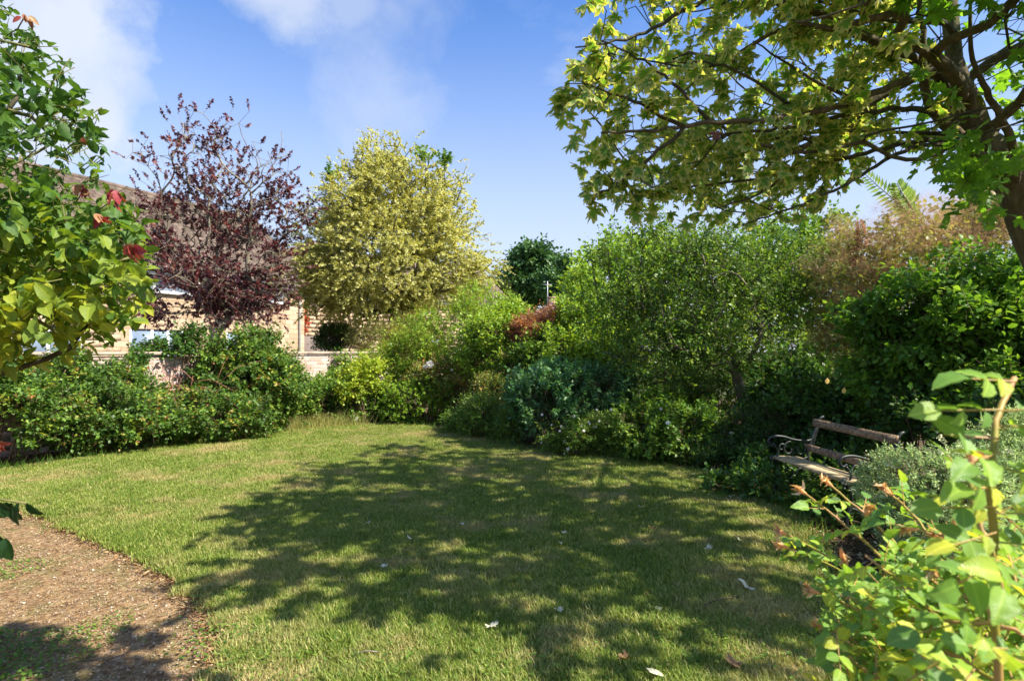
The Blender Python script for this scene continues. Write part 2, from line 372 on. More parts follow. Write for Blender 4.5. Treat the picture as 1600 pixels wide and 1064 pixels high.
# ------------------------------------------------------------------ trees: grow limbs towards targets in the crown
def grow(trunk, targets, step, rng, w_path=.25, low_ok=0.0, jit=.05):
    nodes = [np.array(q, float) for q in trunk]; par = [-1]+list(range(len(trunk)-1)); pl = [0.0]
    for i in range(1, len(nodes)): pl.append(pl[-1]+np.linalg.norm(nodes[i]-nodes[i-1]))
    ends = []; start = int(len(trunk)*low_ok)
    c0 = nodes[-1]; order = np.argsort(np.linalg.norm(targets-c0, axis=1))
    for ti in order:
        t = targets[ti]; A = np.array(nodes); d = t-A; dist = np.linalg.norm(d, axis=1)
        cost = dist+w_path*np.array(pl)+np.maximum(0, A[:, 2]-t[2])*.5; cost[:start] += 50
        i = int(np.argmin(cost)); a = nodes[i]; pd = unit(a-nodes[par[i]]) if par[i] >= 0 else np.array([0, 0, 1.])
        ctrl = a+pd*dist[i]*.30+(t-a)*.2; n = max(2, int(dist[i]/step)); last = i
        for s in range(1, n+1):
            u = s/n; q = a*(1-u)**2+2*ctrl*u*(1-u)+t*u*u
            if s < n: q = q+rng.normal(size=3)*jit*step
            nodes.append(q); par.append(last); pl.append(pl[last]+np.linalg.norm(q-nodes[last])); last = len(nodes)-1
        ends.append(last)
    return np.array(nodes), np.array(par), np.array(ends)
def limbs(root, nodes, par, ends, r0, rtip, matname, expo=.5, nbig=20, kbig=8, trunk_n=1, minr=.010):
    n = len(nodes); cnt = np.zeros(n); cnt[ends] += 1
    for i in range(n-1, 0, -1): cnt[par[i]] += cnt[i]
    rad = rtip+(r0-rtip)*(cnt/cnt[0])**expo
    kids = [[] for _ in range(n)]
    for i in range(1, n): kids[par[i]].append(i)
    chains = []; stack = [(0, None)]
    while stack:
        s, p = stack.pop(); ch = [] if p is None else [p]; c = s
        while True:
            ch.append(c)
            if not kids[c]: break
            ks = sorted(kids[c], key=lambda q: -cnt[q]); 
            for q in ks[1:]: stack.append((q, c))
            c = ks[0]
        chains.append(ch)
    chains.sort(key=lambda c: -rad[c[1] if len(c) > 1 else c[0]]*(1+.15*len(c)) if c[0] != 0 else -99)
    tw = Acc()
    for ci, c in enumerate(chains):
        pts = nodes[c]; rr = rad[c].copy()
        if c[0] != 0: rr[0] = min(rr[0], rr[1]*1.25) if len(rr) > 1 else rr[0]
        if ci < nbig:
            a = Acc(); k = kbig if rr.max() > .02 else 6
            if ci == 0: rr[:2] *= (1.25, 1.08)
            tube(a, pts, rr, k if ci else kbig+4); link('trunk' if ci < trunk_n else 'branch', a.mesh('trunk' if ci < trunk_n else 'branch', MT[matname], True), root)
        else: tube(tw, pts, rr, 4 if rr.max() < .02 else 5, cap=False)
    return tw, rad
def ell_targets(blobs, n, rng, lo=.35, hi=1.0, reject=None):
    out = []; vol = np.array([b[3]*b[4]*b[5] for b in blobs]); vol = vol/vol.sum()
    for b, f in zip(blobs, vol):
        m = int(round(n*f))+1; k = 0; got = []
        while len(got) < m and k < 60:
            u = unit(rng.normal(size=(m, 3))); r = lo+(hi-lo)*rng.uniform(0, 1, m)**.7
            p = np.array(b[:3])+u*np.array(b[3:6])*r[:, None]
            if reject is not None: p = p[~reject(p)]
            got += list(p); k += 1
        out += got[:m]
    return np.array(out)
exec_time = __import__('time').time()
# ------------------------------------------------------------------ foliage colours
g = leafmat
MT['bramble'] = g('bramble_leaf', [(0, (.030, .062, .014)), (.4, (.055, .115, .022)), (.72, (.11, .20, .030)), (.86, (.21, .27, .035)), (.94, (.26, .20, .06)), (1, (.26, .11, .05))], patch=.5, pscale=2.2)
MT['ivy'] = g('ivy_leaf', [(0, (.022, .060, .016)), (.5, (.045, .105, .022)), (1, (.10, .18, .035))], rough=.35)
MT['lime'] = g('lime_leaf', [(0, (.10, .17, .02)), (.5, (.22, .30, .03)), (1, (.38, .42, .06))])
MT['fresh'] = g('fresh_leaf', [(0, (.075, .15, .018)), (.5, (.15, .25, .028)), (1, (.28, .37, .05))], trans=.42)
MT['mid'] = g('mid_leaf', [(0, (.040, .095, .016)), (.5, (.082, .165, .024)), (1, (.18, .25, .04))])
MT['deep'] = g('deep_leaf', [(0, (.016, .045, .012)), (.5, (.032, .085, .018)), (1, (.075, .15, .028))], rough=.32)
MT['olive'] = g('olive_leaf', [(0, (.07, .09, .025)), (.5, (.15, .17, .05)), (1, (.30, .28, .11))])
MT['blue'] = g('blue_leaf', [(0, (.036, .095, .038)), (.5, (.075, .16, .062)), (1, (.15, .25, .11))], rough=.4, tint=(.9, 1.2, .5))
MT['redbrown'] = g('redbrown_leaf', [(0, (.09, .035, .022)), (.5, (.24, .10, .055)), (1, (.38, .20, .10))])
MT['mixed'] = g('mixed_leaf', [(0, (.05, .10, .02)), (.45, (.12, .18, .03)), (.7, (.24, .22, .06)), (.9, (.35, .17, .09))])
MT['plume'] = g('smoke_plume', [(0, (.40, .24, .17)), (.5, (.60, .40, .28)), (1, (.66, .50, .32))], trans=.5, rough=.9, spec=.1, tint=(1.1, .95, .8), fb=1)
MT['plume_green'] = g('green_plume', [(0, (.13, .22, .025)), (.55, (.25, .31, .045)), (1, (.46, .30, .09))], trans=.5, rough=.9, spec=.1)
MT['silver'] = g('silver_leaf', [(0, (.14, .21, .09)), (.5, (.27, .36, .17)), (1, (.48, .54, .30))], rough=.7, spec=.2, fb=1.5, tint=(1, 1.1, .7))
MT['purple'] = g('purple_leaf', [(0, (.022, .008, .012)), (.5, (.055, .018, .022)), (.85, (.11, .035, .032)), (1, (.20, .075, .05))], rough=.38, spec=.5, tint=(1.9, .7, .6), trans=.28)
MT['dogwood'] = g('dogwood_leaf', [(0, (.036, .095, .014)), (.5, (.072, .165, .022)), (1, (.15, .26, .038))], trans=.5)
MT['vari'] = g('variegated_leaf', [(0, (.10, .15, .022)), (.5, (.17, .22, .03)), (1, (.28, .30, .045))], edge=((.56, .55, .17), .35, .75, (.78, .75, .34)), trans=.40, rough=.55, fb=1.35)
MT['maple'] = g('maple_leaf', [(0, (.050, .115, .022)), (.5, (.095, .19, .030)), (1, (.16, .27, .045))], edge=((.46, .48, .15), .50, .80, (.66, .64, .28)), trans=.55, rough=.45, tint=(1.25, 1.2, .38), pscale=.5, fb=1.7)
MT['maple_plain'] = g('maple_leaf_plain', [(0, (.06, .14, .02)), (.5, (.11, .22, .03)), (1, (.20, .32, .05))], trans=.55, rough=.45, tint=(1.25, 1.3, .4))
MT['rose'] = g('rose_leaf', [(0, (.10, .23, .050)), (.45, (.17, .34, .055)), (.8, (.26, .43, .055)), (1, (.45, .52, .06))], trans=.42, rough=.36, spec=.5, fb=1.15, veins=True)
MT['rambler'] = g('rambler_leaf', [(0, (.035, .10, .022)), (.4, (.075, .17, .030)), (.75, (.20, .29, .035)), (1, (.34, .40, .045))], trans=.45, rough=.40, spec=.4, fb=1.1, veins=True)
MT['redleaf'] = g('young_red_leaf', [(0, (.28, .025, .045)), (.5, (.32, .08, .05)), (1, (.36, .22, .10))], trans=.3, fb=1, tint=(1.1, .8, .6))
MT['farleaf'] = g('far_leaf', [(0, (.020, .055, .020)), (.5, (.040, .095, .030)), (1, (.085, .155, .045))], trans=.25)
MT['acer_red'] = g('acer_red_leaf', [(0, (.20, .03, .015)), (1, (.42, .09, .04))])
MT['dead'] = g('dead_flower', [(0, (.50, .30, .11)), (.5, (.70, .50, .22)), (1, (.78, .66, .45))], trans=.4, fb=1, rough=.8, spec=.15, tint=(1.1, .9, .7))
MT['litter'] = g('fallen_leaf', [(0, (.20, .10, .05)), (.35, (.38, .24, .12)), (.6, (.52, .50, .32)), (1, (.68, .66, .50))], trans=.15, fb=1, rough=.8, spec=.2, patch=0)
MT['petal'] = g('petal', [(0, (.72, .70, .64)), (1, (.82, .80, .76))], trans=.3, rough=.6, spec=.2, tint=(1, 1, 1), patch=0, fb=1)
MT['petal_orange'] = g('petal_orange', [(0, (.66, .42, .13)), (1, (.72, .5, .2))], trans=.3, patch=0)

# ------------------------------------------------------------------ ground, lawn, path
def soilf(t):
    p = pos(t); c = ramp(t, noise(t, 7, 10, .7, p), [(.3, (.045, .030, .018)), (.5, (.10, .07, .042)), (.7, (.17, .12, .075))])
    far = ramp(t, noise(t, .25, 3, .5, p), [(.4, (.06, .09, .03)), (.6, (.10, .12, .05))])
    sx = N_(t, 'ShaderNodeSeparateXYZ'); t.links.new(p, sx.inputs[0])
    mr = N_(t, 'ShaderNodeMapRange'); t.links.new(sx.outputs[1], mr.inputs[0]); mr.inputs[1].default_value = 16; mr.inputs[2].default_value = 22
    return mixc(t, mr.outputs[0], c, far)
MT['soil'] = pmat('soil', soilf, .95, .1, (25, .9, .03))
def lawn_patches(t):                       # dry straw-coloured areas of the turf
    p = pos(t); a = noise(t, .9, 4, .55, p); b = noise(t, 2.6, 3, .6, p)
    s = mth(t, 'ADD', mth(t, 'MULTIPLY', a, .65), mth(t, 'MULTIPLY', b, .42))
    mr = N_(t, 'ShaderNodeMapRange', interpolation_type='SMOOTHSTEP'); t.links.new(s, mr.inputs[0]); mr.inputs[1].default_value = .51; mr.inputs[2].default_value = .68
    return mr.outputs[0]
def lawnf(t):
    c = ramp(t, noise(t, 30, 8, .7, pos(t)), [(.3, (.05, .06, .018)), (.5, (.13, .13, .04)), (.75, (.26, .21, .09))])
    return mixc(t, lawn_patches(t), c, (.27, .20, .095))
MT['lawn'] = pmat('lawn_turf', lawnf, .95, .1, (60, .8, .02))
def pathf(t):
    p = pos(t); c = ramp(t, noise(t, 16, 10, .72, p), [(.30, (.06, .032, .014)), (.45, (.27, .155, .065)), (.58, (.52, .33, .155)), (.8, (.68, .50, .29))])
    c = mixc(t, mth(t, 'MULTIPLY', mth(t, 'GREATER_THAN', noise(t, 3.6, 7, .7, p), .53), .55), c, (.15, .17, .035))
    v = N_(t, 'ShaderNodeTexVoronoi'); v.inputs['Scale'].default_value = 42; t.links.new(p, v.inputs['Vector'])
    return mixc(t, .35, c, ramp(t, v.outputs['Color'], [(.2, (.17, .105, .055)), (.6, (.44, .30, .17)), (.9, (.62, .50, .36))]))
MT['path'] = pmat('path_gravel', pathf, .95, .15, (26, 1, .06))

def flat(name, poly, z, mat, thick=0.0):
    bm = bmesh.new(); vs = [bm.verts.new((x, y, z)) for x, y in poly]; f = bm.faces.new(vs)
    if f.normal.z < 0: f.normal_flip()
    if thick:
        r = bmesh.ops.extrude_face_region(bm, geom=[f]); 
        for v in r['geom']:
            if isinstance(v, bmesh.types.BMVert): v.co.z = z-thick
        f.normal_update(); bmesh.ops.recalc_face_normals(bm, faces=bm.faces)
    bmesh.ops.triangulate(bm, faces=bm.faces); me = bpy.data.meshes.new(name); bm.to_mesh(me); bm.free(); me.materials.append(mat)
    o = bpy.data.objects.new(name, me); col.objects.link(o); o['kind'] = 'structure'; return o
flat('ground', [(-400, -60), (400, -60), (400, 700), (-400, 700)], -0.035, MT['soil'])
def smooth_poly(pts, n=6, wob=.03, seed=0):
    r = np.random.default_rng(seed); o = []; m = len(pts)
    for i in range(m):
        p0, p1, p2, p3 = (np.array(pts[(i+k-1) % m]) for k in range(4))
        for j in range(n):
            t = j/n; o.append(.5*((2*p1)+(p2-p0)*t+(2*p0-5*p1+4*p2-p3)*t*t+(3*p1-p0-3*p2+p3)*t**3)+r.normal(size=2)*wob)
    return [tuple(x) for x in o]
LAWN = [(-7.9, 6.45), (-7.0, 7.5), (-5.7, 9.9), (-4.9, 11.7), (-3.2, 12.9), (-2.2, 12.5), (-.9, 10.9), (.1, 9.3), (1.1, 8.6), (2.0, 8.05), (2.75, 7.4), (2.95, 6.6), (2.75, 5.6), (2.45, 4.7), (2.15, 3.9), (1.9, 3.0), (1.8, 1.6), (-.9, 1.4), (-1.35, 2.2), (-1.44, 2.8), (-1.60, 3.2), (-1.86, 3.5), (-2.35, 3.98), (-3.08, 4.56), (-3.85, 5.05), (-4.9, 5.75), (-5.9, 6.2), (-7.0, 6.25)]
LAWN_S = smooth_poly(LAWN, 6, .022, 3)
flat('lawn', LAWN_S, 0.0, MT['lawn'], .06)
flat('path', smooth_poly([(-9.5, 5.9), (-7.9, 6.35), (-5.8, 6.3), (-4.8, 5.8), (-3.7, 5.1), (-2.9, 4.5), (-2.2, 3.9), (-1.7, 3.3), (-1.35, 2.5), (-1.0, 1.0), (-4.5, .6), (-9, 2)], 4, .0, 1), -0.030, MT['path'])
def inside(pts, poly):
    poly = np.array(poly); x, y = pts[:, 0], pts[:, 1]; c = np.zeros(len(pts), bool); j = len(poly)-1
    for i in range(len(poly)):
        xi, yi = poly[i]; xj, yj = poly[j]
        hit = ((yi > y) != (yj > y)) & (x < (xj-xi)*(y-yi)/(yj-yi+1e-12)+xi); c ^= hit; j = i
    return c
# grass blades: tufts instanced by geometry nodes, one object
def grassf(t, dry):
    v = attr(t, 'var'); p = pos(t)
    c = ramp(t, mth(t, 'ADD', v, mth(t, 'MULTIPLY', mth(t, 'SUBTRACT', noise(t, 1.7, 3, .5, p), .5), .7)), [(0, (.09, .17, .020)), (.35, (.18, .275, .034)), (.7, (.31, .38, .06)), (1, (.55, .50, .20))])
    return mixc(t, mth(t, 'MULTIPLY', dry, mth(t, 'ADD', mth(t, 'MULTIPLY', v, .6), .35)), c, (.60, .47, .23))
def mat_grass():
    m, t = M('grass_blade'); c = grassf(t, lawn_patches(t)); b = N_(t, 'ShaderNodeBsdfPrincipled'); t.links.new(c, b.inputs['Base Color']); b.inputs['Roughness'].default_value = .5; b.inputs['Specular IOR Level'].default_value = .3
    tr = N_(t, 'ShaderNodeBsdfTranslucent'); t.links.new(mixc(t, 1.0, c, (1.2, 1.15, .5), 'MULTIPLY'), tr.inputs[0]); mx = N_(t, 'ShaderNodeMixShader'); mx.inputs[0].default_value = .35
    t.links.new(b.outputs[0], mx.inputs[1]); t.links.new(tr.outputs[0], mx.inputs[2]); o = N_(t, 'ShaderNodeOutputMaterial'); t.links.new(mx.outputs[0], o.inputs[0]); return m
MT['grass'] = mat_grass()
def tuft(seed, nb=54, rad=.065, h=(.012, .040), w=.0019):
    r = np.random.default_rng(seed); a = r.uniform(0, 6.28, nb); q = rad*np.sqrt(r.uniform(0, 1, nb)); x0 = q*np.cos(a); y0 = q*np.sin(a)
    hh = r.uniform(*h, nb); ln = r.uniform(.15, 1.3, nb)*hh; b = r.uniform(0, 6.28, nb); dx = np.cos(b); dy = np.sin(b); ww = w*r.uniform(.6, 1.4, nb)
    px, py = -dy, dx; V = []
    for f, z in ((0, 0), (.35, .62)):
        cx_ = x0+dx*ln*f; cy_ = y0+dy*ln*f; k = 1-.25*(f > 0)
        V += [np.stack([cx_-px*ww*k, cy_-py*ww*k, hh*z], 1), np.stack([cx_+px*ww*k, cy_+py*ww*k, hh*z], 1)]
    V.append(np.stack([x0+dx*ln, y0+dy*ln, hh], 1)); V = np.stack(V, 1)
    T = np.array([(0, 1, 3), (0, 3, 2), (2, 3, 4)])[None]+(np.arange(nb)*5)[:, None, None]
    return newmesh('grass_tuft', V.reshape(-1, 3), T.reshape(-1, 3), {'var': np.repeat(r.uniform(0, 1, nb), 5)}, MT['grass'])
def instanced(name, pts, scl, idx, protos, mat):
    V = np.asarray(pts, np.float32); me = bpy.data.meshes.new(name); me.vertices.add(len(V)); me.vertices.foreach_set('co', V.ravel())
    r = np.random.default_rng(5)
    for a, v, ty in (('scl', scl, 'FLOAT'), ('rot', r.uniform(0, 6.28, len(V)), 'FLOAT'), ('pick', idx, 'INT')):
        at = me.attributes.new(a, ty, 'POINT'); at.data.foreach_set('value', np.asarray(v, np.float32 if ty == 'FLOAT' else np.int32))
    me.update(); me.materials.append(mat); o = bpy.data.objects.new(name, me); col.objects.link(o)
    ng = bpy.data.node_groups.new(name, 'GeometryNodeTree'); ng.interface.new_socket('Geometry', in_out='INPUT', socket_type='NodeSocketGeometry'); ng.interface.new_socket('Geometry', in_out='OUTPUT', socket_type='NodeSocketGeometry')
    n = ng.nodes; l = ng.links; gi = n.new('NodeGroupInput'); go = n.new('NodeGroupOutput'); ip = n.new('GeometryNodeInstanceOnPoints'); g2 = n.new('GeometryNodeGeometryToInstance')
    for p in reversed(protos):
        oi = n.new('GeometryNodeObjectInfo'); oi.inputs['Object'].default_value = p; l.new(oi.outputs['Geometry'], g2.inputs[0])
    def at(nm, ty): q = n.new('GeometryNodeInputNamedAttribute'); q.data_type = ty; q.inputs['Name'].default_value = nm; return q.outputs['Attribute']
    cx_ = n.new('ShaderNodeCombineXYZ'); l.new(at('rot', 'FLOAT'), cx_.inputs[2]); mp = n.new('GeometryNodeMeshToPoints')
    l.new(gi.outputs[0], mp.inputs[0]); l.new(mp.outputs[0], ip.inputs['Points']); l.new(g2.outputs[0], ip.inputs['Instance']); ip.inputs['Pick Instance'].default_value = True
    l.new(at('pick', 'INT'), ip.inputs['Instance Index']); l.new(cx_.outputs[0], ip.inputs['Rotation']); l.new(at('scl', 'FLOAT'), ip.inputs['Scale']); l.new(ip.outputs[0], go.inputs[0])
    md = o.modifiers.new('scatter', 'NODES'); md.node_group = ng; return o
def scatter_lawn():
    r = np.random.default_rng(11); n = 150000; q = np.stack([r.uniform(-8.2, 3.4, n), r.uniform(1.5, 13.1, n)], 1)
    px = 800+F*q[:, 0]/q[:, 1]; ok = (px > -60) & (px < 1660) & (q[:, 1] > 2.4); q = q[ok]
    dens = np.clip(3.6/q[:, 1], .30, 1.0); q = q[r.uniform(size=len(q)) < dens*.62]
    edge = q+r.normal(size=q.shape)*.02; q = q[inside(edge, LAWN_S)]
    z = np.full(len(q), .0); sc = r.uniform(.75, 1.3, len(q))*(1+.25*field(np.c_[q, z], 4, 1.6))*(1+.012*q[:, 1]); sc = np.clip(sc, .5, 1.7)
    protos = []
    for i in range(12):
        protos.append(bpy.data.objects.new('grass_tuft', tuft(i)))
    o = instanced('grass', np.c_[q, z], sc, r.integers(0, 12, len(q)), protos, MT['grass'])
    tag(o, 'short sunlit and shaded mown grass with straw coloured patches', 'grass', kind='stuff'); print('tufts', len(q))
scatter_lawn()

# path litter: stones, straw and low weeds, each one mass
PATH_IN = [(-6.6, 6.2), (-4.9, 5.8), (-3.8, 5.1), (-2.95, 4.5), (-2.25, 3.9), (-1.8, 3.4), (-1.5, 3.0), (-1.40, 2.4), (-5.5, 2.4), (-8, 4)]
def path_stuff():
    r = np.random.default_rng(21); n = 26000; q = np.stack([r.uniform(-7, -1.2, n), 2.4+(6.3-2.4)*r.uniform(size=n)**1.3], 1); q = q[inside(q, PATH_IN)]
    q3 = np.c_[q, np.zeros(len(q))]; dn = field(q3, 31, 2.4); q = q[dn > -.9+r.uniform(0, .8, len(q))]
    a = Acc(); m = len(q); ico = np.array([(0, 0, 1), (1, 0, 0), (0, 1, 0), (-1, 0, 0), (0, -1, 0), (0, 0, -.6)], float); T0 = np.array([(0, 1, 2), (0, 2, 3), (0, 3, 4), (0, 4, 1), (5, 2, 1), (5, 3, 2), (5, 4, 3), (5, 1, 4)])
    sz = .004+.010*r.uniform(size=m)**3; V = ico[None]*sz[:, None, None]*r.uniform(.6, 1.4, (m, 6, 3))*np.array([1, 1, .6]); th = r.uniform(0, 6.28, m); c, s = np.cos(th)[:, None], np.sin(th)[:, None]
    V = np.stack([V[..., 0]*c-V[..., 1]*s, V[..., 0]*s+V[..., 1]*c, V[..., 2]], -1)+np.c_[q, np.full(m, -.028)][:, None]
    a.add(V.reshape(-1, 3), (T0[None]+(np.arange(m)*6)[:, None, None]).reshape(-1, 3), np.repeat(r.uniform(size=m), 6))
    mt = pmat('pebble', lambda t: ramp(t, attr(t, 'var'), [(0, (.15, .10, .065)), (.5, (.30, .21, .13)), (.9, (.42, .33, .23)), (1, (.55, .48, .38))]), .9)
    o = link('gravel', a.mesh('gravel', mt)); tag(o, 'loose gravel and grit scattered over the curved path', 'gravel', kind='stuff')
    # dry plant bits
    n = 17000; q = np.stack([r.uniform(-7, -1.2, n), 2.4+(6.5-2.4)*r.uniform(size=n)**1.3], 1); q = q[inside(q, PATH_IN)]; m = len(q); L_ = Leaves()
    L_.add(np.c_[q, r.uniform(-.026, -.015, m)], np.c_[r.normal(size=(m, 2)), r.normal(size=m)*.25], np.c_[r.normal(size=(m, 2))*.4, np.ones(m)], r.uniform(.008, .032, m), r.uniform(size=m)*.55)
    o = link('dry_litter', leafmesh('dry_litter', L_.cat(), 'diamond', MT['litter'], .6)); tag(o, 'dry brown leaf litter strewn along the path', 'leaf litter', kind='stuff')
    # moss and small weeds, thicker at the left, painted darker there to stand for shade
    n = 60000; q = np.stack([r.uniform(-7, -1.2, n), 2.4+(6.3-2.4)*r.uniform(size=n)**1.2], 1); q = q[inside(q, PATH_IN)]; q3 = np.c_[q, np.zeros(len(q))]
    left = np.clip((-q[:, 0]-1.9-(q[:, 1]-2.6)*.9)/1.0, 0, 1)*np.clip((4.4-q[:, 1])/.8, 0, 1); d = field(q3, 77, 2.0)*.6+field(q3, 78, 6)*.5+left*1.6; sel = d > .55+.25*np.sin(q[:, 0]*3); q = q[sel]; m = len(q); L_ = Leaves(); lf = left[sel]
    L_.add(np.c_[q, r.uniform(-.024, .0, m)+.05*lf*r.uniform(size=m)], r.normal(size=(m, 3))*np.array([1, 1, .35]), np.c_[r.normal(size=(m, 2))*.45, np.ones(m)], r.uniform(.008, .018, m)*(1+1.0*lf), r.uniform(size=m)*.8*(1-.3*lf)+.1)
    o = link('weeds', leafmesh('weeds', L_.cat(), 'broad', MT['mid'], 1.2)); tag(o, 'low green weeds and moss spreading over the path', 'weeds', kind='stuff')
path_stuff()
def lawn_weeds():
    r = np.random.default_rng(61); L_ = Leaves()
    spots = [(G(x, y), s, k) for x, y, s, k in [(360, 990, .16, 200), (400, 1040, .16, 190), (345, 925, .10, 80), (420, 975, .08, 60), (900, 1010, .2, 120), (1080, 990, .18, 110), (1180, 1000, .2, 150), (960, 850, .2, 80), (700, 930, .16, 60), (620, 1030, .12, 60), (1000, 900, .14, 70), (820, 1040, .12, 70), (250, 800, .3, 90), (560, 740, .4, 90), (1100, 830, .3, 110)]]
    for c, s, k in spots:
        q = np.array(c)+r.normal(size=(k, 2))*s; z = r.uniform(.015, .035, k)
        for j in range(3):
            a = r.uniform(0, 6.28, k)+j*2.09; L_.add(np.c_[q, z], np.c_[np.cos(a), np.sin(a), np.full(k, .15)], np.c_[r.normal(size=(k, 2))*.25, np.ones(k)], r.uniform(.009, .017, k), r.uniform(size=k))
    o = link('clover', leafmesh('clover', L_.cat(), 'broad', MT['mid'], 1.5)); tag(o, 'small clover and plantain leaves growing in patches through the lawn', 'weeds', kind='stuff')
    # dry clods and thatch where the turf meets the path
    E_ = np.array([p for p in LAWN_S if p[0] < -1.3 and p[1] < 6.3 and p[1] > 2.4 and inside(np.array([[p[0]+.1, p[1]+.12]]), LAWN_S)[0]]); n = 5200; i = r.integers(0, len(E_)-1, n); t = r.uniform(size=n)[:, None]
    ok = np.linalg.norm(E_[i+1]-E_[i], axis=1) < .5; q = (E_[i]*(1-t)+E_[i+1]*t)[ok]; q = q+r.normal(size=q.shape)*np.array([.045, .045])+np.array([-.02, -.02]); m = len(q); L2 = Leaves()
    L2.add(np.c_[q, r.uniform(-.03, .012, m)], np.c_[r.normal(size=(m, 2)), r.normal(size=m)*.35], np.c_[r.normal(size=(m, 2))*.6, np.ones(m)], r.uniform(.012, .045, m), r.uniform(0, .5, m))
    o = link('edge_thatch', leafmesh('edge_thatch', L2.cat(), 'diamond', MT['litter'], .5)); tag(o, 'dry reddish thatch along the edge between lawn and path', 'leaf litter', kind='stuff')

lawn_weeds()
# ------------------------------------------------------------------ buildings
def rotz(a): c, s = math.cos(a), math.sin(a); return np.array([(c, -s, 0), (s, c, 0), (0, 0, 1)])
def blockmat(name, a, b, c, ob=True):
    def f(t):
        r = N_(t, 'ShaderNodeObjectInfo').outputs['Random'] if ob else attr(t, 'var'); cc = ramp(t, r, [(0, a), (.5, b), (1, c)])
        return mixc(t, mth(t, 'MULTIPLY', noise(t, 9, 8, .7, pos(t)), .5), cc, mixc(t, 1.0, cc, (.62, .58, .55), 'MULTIPLY'))
    return pmat(name, f, .92, .15, (40, .6, .01))
MT['block_o'] = blockmat('buff_block', (.46, .33, .21), (.56, .41, .27), (.64, .48, .33)); MT['block_j'] = blockmat('buff_block_far', (.45, .32, .20), (.55, .40, .26), (.63, .47, .32), False)
MT['mortar'] = pmat('mortar', (.30, .22, .15), .95)
MT['white'] = pmat('white_paint', lambda t: mixc(t, noise(t, 6, 4, .6, pos(t)), (.72, .73, .74), (.84, .84, .83)), .4, .5)
MT['tile'] = pmat('roof_tile', lambda t: mixc(t, mth(t, 'MULTIPLY', noise(t, 1.3, 6, .65, pos(t)), .6), ramp(t, attr(t, 'var'), [(0, (.085, .055, .042)), (.5, (.14, .095, .072)), (1, (.22, .155, .12))]), (.16, .14, .10)), .9, .2, (30, .5, .01))
MT['tile2'] = pmat('roof_tile_pink', lambda t: mixc(t, mth(t, 'MULTIPLY', noise(t, 1.3, 6, .65, pos(t)), .5), ramp(t, attr(t, 'var'), [(0, (.20, .11, .09)), (.5, (.28, .17, .14)), (1, (.36, .24, .20))]), (.26, .2, .16)), .9, .2)
MT['gutter'] = pmat('gutter_plastic', (.10, .10, .10), .45)
MT['glass'] = pmat('window_glass', lambda t: mixc(t, noise(t, 1.2, 3, .5, pos(t)), (.10, .14, .20), (.30, .38, .48)), .08, .9)
MT['curtain'] = pmat('net_curtain', (.62, .60, .56), .9)
